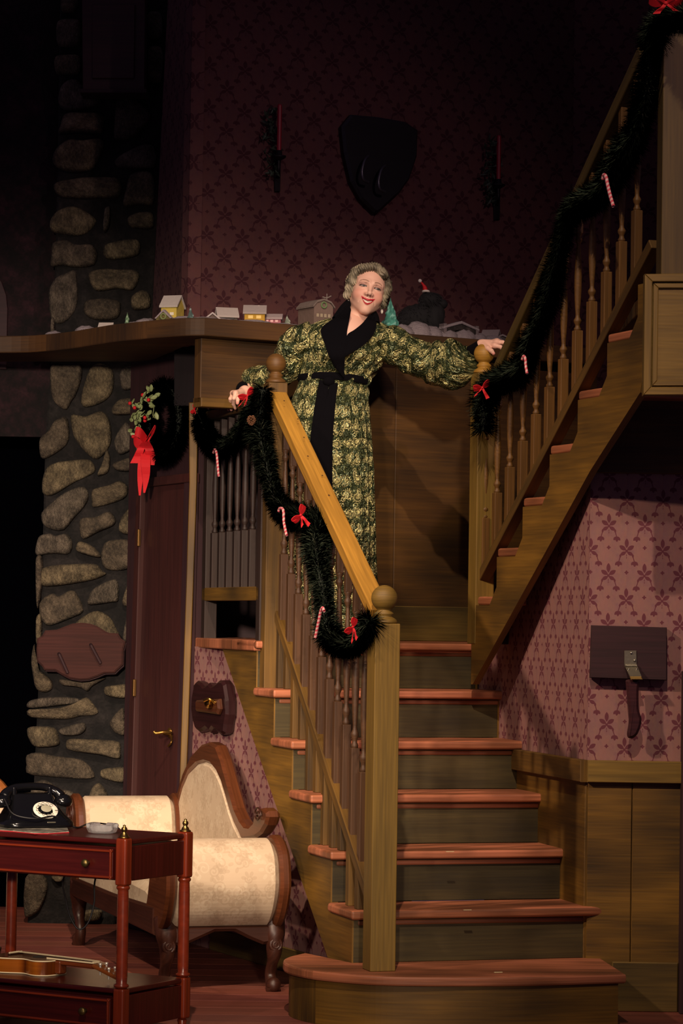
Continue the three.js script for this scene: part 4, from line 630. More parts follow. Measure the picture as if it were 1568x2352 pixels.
// rotary telephone
{ const c = PY(72, 1900, TOPY + 0.007).add(V3(0.0, 0, -0.07)), yaw = 0.42, s = 1.04;
  const t = thing('telephone', 'black rotary telephone with a white dial on the telephone table', 'telephone', c);
  const BK = std({ color: 0x0b0b0d, roughness: 0.16 }), w = (g) => { g.scale(s * 1.06, s * 0.86, s); return place(g, c.x, c.y, c.z, yaw); };
  // body lofted from rounded rectangles
  const rr = (hw, hd, y, zc, n = 40) => { const o = []; for (let i = 0; i < n; i++) { const a = i / n * 6.2832, k = Math.cos(a), m = Math.sin(a), e = 0.42; o.push([Math.sign(k) * Math.pow(Math.abs(k), e) * hw, y, zc + Math.sign(m) * Math.pow(Math.abs(m), e) * hd]); } return o; };
  const loft = (rows) => { const n = rows[0].length, pos = rows.flat(2), idx = []; for (let r = 0; r < rows.length - 1; r++) for (let i = 0; i < n; i++) { const a = r * n + i, b = r * n + (i + 1) % n; idx.push(a, a + n, b, b, a + n, b + n); } const k = pos.length / 3, q = rows[rows.length - 1]; const cc = q.reduce((u, v) => [u[0] + v[0] / n, u[1] + v[1] / n, u[2] + v[2] / n], [0, 0, 0]); pos.push(...cc); for (let i = 0; i < n; i++) idx.push((rows.length - 1) * n + i, k, (rows.length - 1) * n + (i + 1) % n); const g = new THREE.BufferGeometry(); g.setAttribute('position', new THREE.Float32BufferAttribute(pos, 3)); g.setIndex(idx); g.computeVertexNormals(); return g; };
  mesh('body', w(loft([rr(0.118, 0.105, 0, 0), rr(0.122, 0.108, 0.006, 0), rr(0.12, 0.106, 0.02, 0), rr(0.112, 0.098, 0.032, -0.002), rr(0.098, 0.082, 0.05, -0.012), rr(0.085, 0.066, 0.075, -0.024), rr(0.076, 0.05, 0.1, -0.036), rr(0.07, 0.04, 0.126, -0.042), rr(0.062, 0.032, 0.132, -0.044)])), BK, t);
  for (const x of [-0.062, 0.062]) mesh('cradle', w((() => { const g = box(0.018, 0.05, 0.05, 0.008); g.translate(x, 0.135, -0.04); return g; })()), BK, t);
  // handset: arched bar with two cups
  mesh('handset', [w(sweep([V3(-0.1, 0.116, -0.016), V3(-0.08, 0.14, -0.03), V3(-0.04, 0.156, -0.04), V3(0.04, 0.156, -0.04), V3(0.08, 0.14, -0.03), V3(0.1, 0.116, -0.016)], (q) => pick([0.02, 0.017, 0.0155, 0.0155, 0.017, 0.02], q), 30, 14)),
    ...[-1, 1].map((m) => { const g = lathe([[0, 0], [0.026, 0], [0.03, 0.006], [0.031, 0.018], [0.026, 0.032], [0.015, 0.042], [0, 0.046]], 22); place(g, m * 0.102, 0.084, -0.014, 0, 0.25, -m * 0.25); return w(g); })], BK, t);
  // dial
  const dg = (g) => { place(g, 0, 0, 0, 0, Math.PI / 2); place(g, 0.022, 0.066, 0.058, 0.0, -0.75); return w(g); };
  mesh('number_ring', dg(lathe([[0.026, 0], [0.042, 0], [0.042, 0.006], [0.026, 0.006]], 36)), std({ color: 0xd9d4c4, roughness: 0.35 }), t);
  const holes = []; const fs = new THREE.Shape(); fs.absarc(0, 0, 0.038, 0, 6.2832); for (let i = 0; i < 10; i++) { const a = 0.75 + i * 0.5, h = new THREE.Path(); h.absarc(Math.cos(a) * 0.029, Math.sin(a) * 0.029, 0.0056, 0, 6.2832, true); fs.holes.push(h); }
  const fw = new THREE.ExtrudeGeometry(fs, { depth: 0.003, bevelEnabled: false, curveSegments: 20 }); fw.rotateX(-Math.PI / 2); fw.translate(0, 0.009, 0); mesh('finger_wheel', dg(fw), std({ color: 0x101012, roughness: 0.2, metalness: 0.3 }), t);
  mesh('dial_centre', dg(lathe([[0, 0.012], [0.017, 0.012], [0.018, 0.0145], [0, 0.015]], 26)), std({ color: 0x9a9884, roughness: 0.4 }), t);
  const fst = new THREE.BoxGeometry(0.012, 0.002, 0.003); fst.translate(0.033, 0.016, 0.012); mesh('finger_stop', dg(fst), std({ color: 0xc8c4b4, metalness: 0.9, roughness: 0.25 }), t);
  mesh('badge', w((() => { const g = box(0.03, 0.006, 0.004, 0.002); g.translate(0.03, 0.022, 0.105); return g; })()), std({ color: 0x8f8c7a, metalness: 0.8, roughness: 0.3 }), t);
  const q = (px, py, s2) => P(px, py, s2);
  mesh('cord', [tube([c.clone().add(V3(-0.1, 0.1, 0.07)), c.clone().add(V3(-0.06, 0.05, 0.12)), c.clone().add(V3(0.02, 0.035, 0.12)), c.clone().add(V3(0.08, 0.04, 0.06)), c.clone().add(V3(0.13, 0.012, 0.02)), PY(178, 1901, TOPY + 0.003), PY(215, 1890, TOPY + 0.003), tp(0.3, 0.4, TOPY + 0.002), tp(0.3, 0.415, 0.66), q(222, 2010, 10.32), q(216, 2075, 10.33), q(203, 2118, 10.33), q(182, 2135, 10.33), q(163, 2110, 10.33), q(152, 2070, 10.32), q(148, 2012, 10.3), tp(0.42, 0.41, 0.62)], 0.0035, 140, 6)], std({ color: 0x0d0c0e, roughness: 0.5 }), t);
}
// glass ashtray
{ const c = PY(232, 1916, TOPY).add(V3(0, 0, -0.05)), n = 72, prof = [[0, 0.0], [0.042, 0.0], [0.05, 0.004], [0.056, 0.018], [0.058, 0.03], [0.055, 0.034], [0.046, 0.033], [0.042, 0.026], [0.039, 0.012], [0.034, 0.009], [0, 0.008]];
  const g = new THREE.LatheGeometry(prof.map(([r, y]) => new THREE.Vector2(Math.max(r, 1e-4), y)), n), p = g.attributes.position;
  for (let i = 0; i < p.count; i++) { const x = p.getX(i), y = p.getY(i), z = p.getZ(i), a = Math.atan2(z, x), r = Math.hypot(x, z); const k = 1 + (y > 0.004 && r > 0.05 ? 0.02 * Math.cos(a * 24) : 0); let dy = 0; if (y > 0.025) for (const q of [0.5, 2.6, 4.7]) { const e = Math.abs(((a - q + 9.4248) % 6.2832) - 3.1416); if (e < 0.2) dy = -0.01; } p.setXYZ(i, x * k, y + dy, z * k); } g.computeVertexNormals(); g.translate(c.x, c.y + 0.0005, c.z);
  const m = mesh('ashtray', g, new THREE.MeshPhysicalMaterial({ color: 0xffffff, roughness: 0.14, transmission: 0.88, thickness: 0.01, ior: 1.5 })); tag(m, 'round cut-glass ashtray on the telephone table', 'ashtray'); }
// ukulele lying on the lower shelf
{ const yaw = -0.62, j = PY(133, 2203, SHELFY + 0.058), c = V3(j.x, SHELFY + 0.0005, j.z);
  const t = thing('ukulele', 'small sunburst ukulele lying on the lower shelf of the table', 'ukulele', c), w = (g) => place(g, c.x, c.y, c.z, yaw);
  const half = [[0, 0.03], [-0.012, 0.058], [-0.04, 0.075], [-0.07, 0.07], [-0.1, 0.058], [-0.125, 0.057], [-0.16, 0.075], [-0.2, 0.09], [-0.235, 0.085], [-0.262, 0.05], [-0.268, 0]];
  const ol = [...half, ...half.slice(0, -1).reverse().map(([x, z]) => [x, -z])];
  const body = (pts, y, h, grow = 0) => { const cv = new THREE.CatmullRomCurve3(pts.map(([x, z]) => V3(x + (x + 0.13) * grow, z * (1 + grow), 0)), true, 'catmullrom', 0.5).getPoints(90).slice(0, -1); const g = new THREE.ExtrudeGeometry(new THREE.Shape(cv.map((q) => new THREE.Vector2(q.x, q.y))), { depth: h, bevelEnabled: true, bevelThickness: 0.001, bevelSize: 0.001, bevelSegments: 1 }); g.rotateX(Math.PI / 2); g.translate(0, y + h, 0); return boxUV(g, 'x'); };
  // sunburst: honey sides that darken round the waist
  const side = body(ol, 0.003, 0.05); { const p = side.attributes.position, col = new Float32Array(p.count * 3); for (let i = 0; i < p.count; i++) { const x = p.getX(i), d = Math.min(1, Math.abs(x + 0.105) / 0.03) * Math.min(1, Math.abs(x + 0.005) / 0.03); const k = 0.25 + 0.75 * d; col.set([k, k * (0.75 + 0.25 * d), k * (0.7 + 0.3 * d)], i * 3); } side.setAttribute('color', new THREE.BufferAttribute(col, 3)); }
  const sm = wood(0xc8701c, 0.2, fineTex, 0.0002); sm.vertexColors = true; mesh('body', w(side), sm, t);
  mesh('soundboard', w(body(ol, 0.054, 0.003, -0.01)), wood(0x5a301a, 0.25, fineTex, 0.0002), t);
  const iv = std({ color: 0xe4d6b0, roughness: 0.4 });
  for (const y of [0.053, 0.002]) { const cv = new THREE.CatmullRomCurve3(ol.map(([x, z]) => V3(x, y, z)), true, 'catmullrom', 0.5); mesh('binding', w(new THREE.TubeGeometry(cv, 100, 0.0028, 6, true)), iv, t); }
  mesh('sound_hole', w((() => { const g = new THREE.CylinderGeometry(0.024, 0.024, 0.001, 24); g.translate(-0.09, 0.0585, 0); return g; })()), std({ color: 0x0a0605, roughness: 1 }), t);
  mesh('bridge', w((() => { const g = box(0.014, 0.006, 0.075, 0.002); g.translate(-0.205, 0.061, 0); return g; })()), wood(0x3a1f14, 0.4, fineTex), t);
  mesh('saddle', w((() => { const g = box(0.004, 0.006, 0.07, 0.001); g.translate(-0.205, 0.066, 0); return g; })()), iv, t);
  mesh('neck', [w((() => { const g = box(0.2, 0.018, 0.034, 0.006); g.translate(0.085, 0.048, 0); return g; })()), w((() => { const g = box(0.03, 0.05, 0.04, 0.008); g.translate(0.013, 0.03, 0); return g; })())], wood(0x8a4320, 0.25, fineTex, 0.0003), t);
  mesh('fretboard', w((() => { const g = box(0.215, 0.005, 0.035, 0.001); g.translate(0.07, 0.0605, 0); return g; })()), wood(0x3a2016, 0.4, fineTex), t);
  mesh('binding', w((() => { const g = box(0.215, 0.005, 0.003, 0.001); g.translate(0.07, 0.06, 0.0185); return g; })()), iv, t);
  mesh('nut', w((() => { const g = box(0.005, 0.007, 0.036, 0.001); g.translate(0.18, 0.061, 0); return g; })()), iv, t);
  mesh('headstock', w((() => { const g = box(0.12, 0.014, 0.052, 0.005); g.rotateZ(-0.3); g.translate(0.238, 0.034, 0); return g; })()), wood(0x9a5220, 0.25, fineTex, 0.0003), t);
  for (const [x, m] of [[0.215, 1], [0.255, 1], [0.215, -1], [0.255, -1]]) mesh('tuner', w((() => { const g = lathe([[0, -0.012], [0.004, -0.012], [0.004, 0.02], [0.0035, 0.022], [0.006, 0.022], [0.006, 0.03], [0, 0.03]], 10); g.translate(x, 0.055 - (x - 0.18) * 0.3 - 0.012, m * 0.017); return g; })()), std({ color: 0xd8d4c8, metalness: 0.6, roughness: 0.3 }), t);
  for (const s of [-1.5, -0.5, 0.5, 1.5]) mesh('string', w(tube([V3(-0.205, 0.0695, s * 0.009), V3(0.18, 0.066, s * 0.008), V3(0.22, 0.055, s * 0.011)], 0.0005, 10, 4)), iv, t);
}
// ------------------------------------------------------------------ evergreen garlands, wreath, canes
const REDV = std({ color: 0xc4101c, roughness: 0.7 });
REDV.side = THREE.DoubleSide;
function needles(points, r, count, seed, closed, opt = {}) {
  const cv = new THREE.CatmullRomCurve3(points, closed, 'catmullrom', 0.5), R = mulberry(seed), pos = [], col = [], nor = [];
  const up = V3(0.3, 0.9, 0.2).normalize();
  for (let i = 0; i < count; i++) { const t = R(), c = cv.getPointAt(t), T = cv.getTangentAt(t), ref = Math.abs(T.dot(up)) > 0.95 ? V3(1, 0, 0) : up, A = T.clone().cross(ref).normalize(), B = T.clone().cross(A);
    const lump = 0.78 + 0.5 * (0.5 + 0.5 * noise3(c.x * 14, c.y * 14, seed)) , a = R() * 6.2832, dir = A.clone().multiplyScalar(Math.cos(a)).addScaledVector(B, Math.sin(a)).addScaledVector(T, (R() - 0.5) * 1.1).normalize(); dir.y -= 0.12; dir.normalize();
    const L = r * lump * (0.65 + 0.5 * R()), base = c.clone().addScaledVector(dir, r * 0.08), tip = c.clone().addScaledVector(dir, L), w = T.clone().cross(dir).normalize().multiplyScalar(0.0015), wv = R() < 0.5 ? w : dir.clone().cross(w).normalize().multiplyScalar(0.0015);
    const bend = tip.clone().add(V3((R() - 0.5) * 0.006, -0.003 - 0.004 * R(), (R() - 0.5) * 0.006)), mid = base.clone().lerp(tip, 0.6);
    const n = wv.clone().cross(dir).normalize();
    pos.push(...base.clone().add(wv).toArray(), ...base.clone().sub(wv).toArray(), ...mid.clone().add(wv).toArray(), ...base.clone().sub(wv).toArray(), ...mid.clone().sub(wv).toArray(), ...mid.clone().add(wv).toArray(), ...mid.clone().add(wv).toArray(), ...mid.clone().sub(wv).toArray(), ...bend.toArray());
    const k = 0.5 + 0.9 * R() * R(), g = [0.15 * k, 0.24 * k, 0.17 * k], e = R() < 0.14 ? [0.5, 0.56, 0.36] : [0.28 * k, 0.4 * k, 0.28 * k];
    for (const q of [g, g, e, g, e, e, e, e, e]) col.push(...q); for (let j = 0; j < 9; j++) nor.push(n.x, n.y, n.z); }
  const g = new THREE.BufferGeometry(); g.setAttribute('position', new THREE.Float32BufferAttribute(pos, 3)); g.setAttribute('normal', new THREE.Float32BufferAttribute(nor, 3)); g.setAttribute('color', new THREE.Float32BufferAttribute(col, 3)); g.setAttribute('uv', new THREE.Float32BufferAttribute(new Float32Array(pos.length / 3 * 2), 2)); return g;
}
const NEEDLE = std({ vertexColors: true, roughness: 0.55 }), WIRE = std({ color: 0x10180f, roughness: 0.9 });
function garland(label, pts, r, perM, seed, closed = false, name = 'garland', cat = 'garland') {
  const t = thing(name, label, cat, pts[Math.floor(pts.length / 2)].clone()), cv = new THREE.CatmullRomCurve3(pts, closed, 'catmullrom', 0.5), L = cv.getLength();
  mesh('wire', new THREE.TubeGeometry(cv, 60, r * 0.3, 7, closed), WIRE, t);
  const n = mesh('needles', needles(pts, r, Math.round(L * perM), seed, closed), NEEDLE, t); n.userData.kind = 'stuff'; return t;
}
// a flat ribbon through points, lying across `wide`
function ribbon(pts, wide, w, seg = 18, thick = 0.0012) {
  const cv = new THREE.CatmullRomCurve3(pts, false, 'catmullrom', 0.5), pos = [], idx = [], W = typeof wide === 'function' ? wide : () => wide, ww = typeof w === 'function' ? w : () => w;
  for (let i = 0; i <= seg; i++) { const t = i / seg, c = cv.getPointAt(t), T = cv.getTangentAt(t), a = W(t).clone().normalize(), n = a.clone().cross(T).normalize().multiplyScalar(thick); for (const [s, m] of [[-1, 1], [1, 1], [1, -1], [-1, -1]]) { const q = c.clone().addScaledVector(a, s * ww(t)).addScaledVector(n, m); pos.push(q.x, q.y, q.z); } }
  for (let i = 0; i < seg; i++) for (let j = 0; j < 4; j++) { const a = i * 4 + j, b = i * 4 + (j + 1) % 4; idx.push(a, b, a + 4, b, b + 4, a + 4); }
  idx.push(0, 2, 1, 0, 3, 2); const o = seg * 4; idx.push(o, o + 1, o + 2, o, o + 2, o + 3);
  const g = new THREE.BufferGeometry(); g.setAttribute('position', new THREE.Float32BufferAttribute(pos, 3)); g.setIndex(idx); const h = g.toNonIndexed(); h.computeVertexNormals(); return boxUV(h);
}
// red bow: pixel shapes of its loops and tails pulled out into folded ribbons around the knot
function bow(parent, c, right, upv, s, tails, seed = 1) {
  const n = right.clone().cross(upv).normalize(), at = (x, y, z) => c.clone().addScaledVector(right, x * s).addScaledVector(upv, y * s).addScaledVector(n, z * s), G = [];
  for (const m of [-1, 1]) G.push(ribbon([at(0, 0, 0.1), at(m * 0.4, 0.35, 0.3), at(m * 0.95, 0.45, 0.2), at(m * 1.05, 0.2, 0.05), at(m * 0.6, -0.02, -0.05), at(0, 0, 0)], (t) => upv.clone().addScaledVector(n, 0.5 + Math.sin(t * 3) * 0.4), (t) => s * (0.1 + 0.22 * Math.sin(t * 3.14)), 20));
  for (const [x, y] of tails) G.push(ribbon([at(0, 0, 0.1), at(x * 0.35, y * 0.4, 0.22), at(x * 0.8, y * 0.75, 0.1), at(x, y, 0.15)], (t) => right.clone().addScaledVector(n, 0.3 * Math.sin(t * 5 + seed)).addScaledVector(upv, -x * 0.1), (t) => s * (0.1 + 0.14 * t), 14));
  G.push(place(new THREE.SphereGeometry(s * 0.15, 10, 8), ...at(0, 0, 0.14).toArray()));
  mesh('bow', G, REDV, parent);
}
const RX = V3(1, 0, 0), UY = V3(0, 1, 0);
const railHit = (px, py, off = 0.05) => SIDE.hit(px, py, -INSET + off);
const g1 = garland('thick evergreen garland swagged down the lower banister', [[604, 893], [600, 930], [596, 985], [606, 1040], [618, 1095], [634, 1145], [660, 1180], [695, 1190], [735, 1198], [722, 1240], [730, 1300], [742, 1360], [748, 1420], [758, 1462], [785, 1482], [815, 1478], [838, 1452], [850, 1425]].map(([x, y], i) => railHit(x, y, i === 8 ? 0.02 : 0.07)), 0.064, 12000, 101);
bow(g1, railHit(690, 1183, 0.14), V3(0.5, 0.85, 0).normalize(), V3(-0.8, 0.5, 0.2).normalize(), 0.036, [[-0.9, -0.8], [-0.4, -1.4]], 3);
bow(g1, railHit(810, 1440, 0.15), V3(0.5, 0.85, 0).normalize(), V3(-0.85, 0.5, 0.1).normalize(), 0.03, [[-1.0, -1.2], [-1.6, -0.9]], 4);
{ const c = railHit(577, 966, 0.12), G = []; const R = mulberry(4); for (let i = 0; i < 46; i++) { const y = i / 46, a = i * 2.4, r = 0.016 * Math.sin(Math.PI * (0.15 + 0.8 * y)); const s = new THREE.OctahedronGeometry(0.006, 0); s.scale(1, 0.5, 1); place(s, c.x + Math.cos(a) * r, c.y + 0.02 - y * 0.04, c.z + Math.sin(a) * r, a); G.push(s); } mesh('pine_cone', G, std({ color: 0x7a5236, roughness: 0.8 }), g1); }
const g2 = garland('short evergreen swag drooping from the landing guard rail', [[452, 938], [462, 965], [474, 1000], [494, 1024], [520, 1026], [545, 1005], [562, 975], [580, 945], [598, 925]].map(([x, y]) => railHit(x, y, 0.06)), 0.058, 12000, 202);
bow(g2, railHit(568, 908, 0.1), V3(0.8, 0.55, 0.1).normalize(), V3(-0.5, 0.8, 0.2).normalize(), 0.034, [[-1.5, -0.5], [-0.9, -0.9]], 5);
bow(g2, railHit(446, 940, 0.1), V3(0.3, 0.9, 0).normalize(), V3(-0.9, 0.3, 0.2).normalize(), 0.02, [[-0.8, -0.6]], 6);
const upHit = (px, py, off = 0.06) => UPL.hit(px, py, -UI + off);
const g3 = garland('long evergreen garland spiralling up the steep upper banister', [[1109, 988], [1112, 960], [1110, 925], [1122, 885], [1150, 872], [1185, 855], [1203, 832], [1216, 790], [1238, 740], [1256, 690], [1268, 640], [1280, 590], [1294, 535], [1308, 490], [1345, 462], [1378, 440], [1400, 408], [1420, 370], [1450, 320], [1468, 280], [1482, 220], [1492, 150], [1503, 100], [1510, 55], [1540, 40], [1590, 38]].map(([x, y]) => upHit(x, y, x > 1505 ? 0.1 : 0.07)), 0.066, 11500, 303);
bow(g3, upHit(1107, 890, 0.14), V3(0.9, 0.4, 0).normalize(), V3(-0.3, 0.9, 0.2).normalize(), 0.034, [[-1.1, -0.6], [0.25, -1.5]], 7);
bow(g3, upHit(1528, 8, 0.17), V3(1, 0, 0), V3(0, 1, 0.1).normalize(), 0.055, [[-0.6, -0.7], [0.7, -0.5]], 8);
// striped candy canes
function cane(label, hit, px, r = 0.0058) {
  const cv = new THREE.CatmullRomCurve3(px.map(([x, y]) => hit(x, y)), false, 'catmullrom', 0.5), g = new THREE.TubeGeometry(cv, 60, r, 10, false), p = g.attributes.uv, col = new Float32Array(p.count * 3), L = cv.getLength();
  for (let i = 0; i < p.count; i++) { const k = (p.getX(i) * L * 55 + p.getY(i)) % 1 < 0.5; col.set(k ? [0.5, 0.06, 0.09] : [0.62, 0.36, 0.34], i * 3); }
  g.setAttribute('color', new THREE.BufferAttribute(col, 3)); tag(mesh('candy_cane', g, std({ vertexColors: true, roughness: 0.35 })), label, 'candy cane');
}
cane('candy cane hanging below the landing guard garland', (x, y) => railHit(x, y, 0.1), [[490, 1040], [493, 1032], [497, 1040], [499, 1060], [502, 1094]]);
cane('candy cane hooked in the lower garland beside its upper bow', (x, y) => railHit(x, y, 0.13), [[640, 1174], [642, 1168], [648, 1168], [651, 1176], [652, 1200], [658, 1230]]);
cane('slanted candy cane at the lowest swag of the lower garland', (x, y) => railHit(x, y, 0.14), [[744, 1404], [741, 1396], [737, 1402], [732, 1425], [724, 1464]]);
cane('candy cane low on the upper garland near the newel ball', (x, y) => upHit(x, y, 0.13), [[1199, 826], [1202, 818], [1206, 824], [1207, 840], [1210, 858]]);
cane('largest candy cane halfway up the upper garland', (x, y) => upHit(x, y, 0.14), [[1384, 412], [1386, 402], [1391, 406], [1395, 425], [1401, 450], [1408, 474]], 0.007);
// wreath above the door
{ const c = DOORWALL.hit(376, 966, 0.085), r = 0.155, pts = []; for (let i = 0; i < 16; i++) { const a = i / 16 * 6.2832; pts.push(c.clone().addScaledVector(DOORWALL.u, Math.cos(a) * r).add(V3(0, Math.sin(a) * r, 0))); }
  const w = garland('evergreen wreath with holly and a large red bow above the door', pts, 0.066, 12000, 404, true, 'wreath', 'wreath');
  const R = mulberry(9), lf = [], be = [];
  for (let i = 0; i < 60; i++) { const a = 1.2 + R() * 2.4, q = c.clone().addScaledVector(DOORWALL.u, Math.cos(a) * r * (0.8 + 0.5 * R())).add(V3(0, Math.sin(a) * r * 0.7 - 0.03 + (R() - 0.5) * 0.16, 0)).addScaledVector(DOORWALL.n, 0.05 + 0.03 * R()); const l = new THREE.OctahedronGeometry(1, 1); l.scale(0.011, 0.02, 0.002); place(l, q.x, q.y, q.z, R() * 6, R() * 2 - 1, R() * 6); lf.push(l); if (i % 9 === 0) be.push(place(new THREE.SphereGeometry(0.009, 8, 6), q.x - 0.012, q.y - 0.01, q.z + 0.012)); }
  mesh('holly', lf, std({ color: 0x8d9a66, roughness: 0.5 }), w).userData.kind = 'stuff'; be.forEach((b) => mesh('berry', b, REDV, w));
  const k = P(335, 1012, 13.05), at = (x, y, d = 13.05) => P(x, y, d), G = [];
  const sh = (px, d) => { const pl = plane(P(300, 1050, d), P(360, 1050, d - 0.03)); return board(pl, outline(pl, px), -0.004, 0.008, { bevel: 0.002 }); };
  G.push(ribbon([k, at(322, 995, 13.0), at(311, 992, 13.0), at(310, 1010, 13.02), at(320, 1020, 13.04), k], V3(0.2, 1, 0.3), 0.024, 20), ribbon([k, at(342, 1000, 13.0), at(351, 984, 13.0), at(352, 992, 13.02), at(345, 1008, 13.04), k], V3(0.5, 0.8, 0.3), 0.02, 20));
  G.push(ribbon([k, at(324, 1030, 12.98), at(316, 1050, 13.0), at(310, 1064, 13.0)], V3(1, 0, 0.3), (t) => 0.012 + 0.012 * t, 14), ribbon([k, at(342, 1030, 12.98), at(346, 1050, 13.0), at(342, 1068, 13.0)], V3(1, 0, -0.3), (t) => 0.014 + 0.012 * t, 14));
  G.push(ribbon([k, at(326, 1060, 12.99), at(322, 1100, 13.0), at(321, 1138, 13.0)], V3(1, 0, 0.3), (t) => 0.016 + 0.008 * Math.sin(t * 3.1) - 0.012 * t, 16), ribbon([k, at(334, 1060, 12.97), at(335, 1095, 12.98), at(331, 1132, 12.98)], V3(1, 0, -0.4), (t) => 0.018 + 0.012 * Math.sin(t * 3.1) - 0.014 * t, 16));
  mesh('bow', G, REDV, w); }

// ------------------------------------------------------------------ snowy toy village on the ledge
const SNOW = std({ color: 0x8e8488, roughness: 0.95, bumpMap: bumpTex, bumpScale: 0.006 });
const spotOn = (px, back = 0.1) => LEDGELINE.hit(px, 740, -back).setY(LEDGE);
const curveOn = (px, py, d) => P(px, py, d).setY(LEDGE);
{ const G = [], R = mulberry(71), lump = (q, w, h, d) => { const s = new THREE.SphereGeometry(1, 18, 10, 0, 6.2832, 0, 1.5708), p = s.attributes.position; for (let i = 0; i < p.count; i++) { const k = 1 + 0.18 * fbm(p.getX(i) * 3 + q.x * 9, p.getY(i) * 3, p.getZ(i) * 3 + q.z); p.setXYZ(i, p.getX(i) * w * k, p.getY(i) * h * k, p.getZ(i) * d * k); } s.computeVertexNormals(); s.translate(q.x, LEDGE - 0.002, q.z); G.push(s); };
  for (const [x, y, d, w, h] of [[125, 765, 13.1, 0.05, 0.03], [150, 760, 13.1, 0.05, 0.02], [198, 753, 12.98, 0.06, 0.045], [225, 748, 12.95, 0.05, 0.025], [275, 740, 12.85, 0.05, 0.03], [312, 735, 12.8, 0.06, 0.05], [335, 730, 12.75, 0.07, 0.06], [357, 725, 12.7, 0.05, 0.03]]) lump(curveOn(x, y, d), w, h, 0.06);
  for (let x = 425; x < 690; x += 22) lump(spotOn(x, 0.1 + 0.1 * R()), 0.05 + 0.03 * R(), 0.012 + 0.014 * R(), 0.06);
  for (const [x, h, w] of [[925, 0.055, 0.06], [960, 0.075, 0.07], [990, 0.06, 0.06], [1025, 0.05, 0.06], [1060, 0.06, 0.07], [1095, 0.045, 0.05], [1130, 0.04, 0.06], [1160, 0.04, 0.05]]) lump(spotOn(x, 0.12), w, h, 0.07);
  tag(mesh('snow', G, SNOW), 'artificial snow drifts lying along the ledge among the toy cottages', 'snow', null, 'stuff'); }
// a toy cottage: walls, snowy roof, windows, door, chimney; w along the front, gable turned to the viewer when `gable`
function cottage(label, q, w, h, d, roofH, yaw, cols, o = {}) {
  const t = thing('toy_house', label, 'toy house', q, 'toy village houses'); const L = (g) => place(g, q.x, q.y, q.z, yaw);
  const pro = o.round ? [[-w / 2, 0], [w / 2, 0], [w / 2, h], [w * 0.32, h + roofH * 0.6], [0, h + roofH], [-w * 0.32, h + roofH * 0.6], [-w / 2, h]] : [[-w / 2, 0], [w / 2, 0], [w / 2, h], [0, h + roofH], [-w / 2, h]];
  const ex = (pts, dep, z0) => { const g = new THREE.ExtrudeGeometry(shapeOf(pts), { depth: dep, bevelEnabled: false }); g.translate(0, 0, z0); if (!o.gable) g.rotateY(Math.PI / 2); return boxUV(g); };
  mesh('walls', L(ex(pro, d, -d / 2)), std({ color: cols[0], roughness: 0.8, bumpMap: bumpTex, bumpScale: 0.002 }), t);
  const e = 0.006, th = 0.007, top = pro.slice(2), roof = [...top.map(([x, y]) => [x * (1 + 2.4 * e / w), y + th - (Math.abs(x) > w * 0.45 ? 0.006 : 0)]), ...top.slice().reverse().map(([x, y]) => [x * (1 + 2.4 * e / w), y - 0.001 - (Math.abs(x) > w * 0.45 ? 0.006 : 0)])];
  mesh('roof', L(ex(roof, d + 0.014, -d / 2 - 0.007)), std({ color: new THREE.Color(cols[1]).multiplyScalar(0.72), roughness: 0.9, bumpMap: bumpTex, bumpScale: 0.003 }), t);
  const fz = o.gable ? d / 2 : w / 2, fw = o.gable ? w : d, win = std({ color: cols[2], roughness: 0.5 }), n = o.windows ?? 2;
  for (let r = 0; r < (o.rows ?? 1); r++) for (let i = 0; i < n; i++) { const g = box(fw * 0.5 / n, h * 0.3 / (o.rows ?? 1), 0.004, 0.001); g.translate((i - (n - 1) / 2) * fw * 0.8 / n, h * (0.6 - 0.42 * r), fz); mesh('window', L(g), win, t); }
  if (o.door) { const g = box(fw * 0.16, h * 0.42, 0.005, 0.001); g.translate(fw * o.door, h * 0.21, fz); mesh('door', L(g), std({ color: cols[3] ?? 0x5a3a2a, roughness: 0.7 }), t); }
  if (o.chimney) { const g = box(w * 0.13, roofH * 0.9, w * 0.13, 0.002); g.translate(w * 0.22, h + roofH * 0.75, 0); mesh('chimney', L(g), std({ color: cols[1], roughness: 0.9 }), t); }
  if (o.wreath) { const g = new THREE.TorusGeometry(w * 0.13, w * 0.035, 8, 16); g.translate(o.wreath[0] * w, o.wreath[1] * h, fz + 0.004); mesh('wreath', L(g), std({ color: 0x6f8a5a, roughness: 0.8 }), t); }
  return t;
}
cottage('tiny white-roofed toy house before the chimney stones', curveOn(244, 742, 12.86), 0.05, 0.014, 0.055, 0.026, -0.15, [0x8a7d68, 0xcfc5bc, 0x4a4038], { windows: 1 });
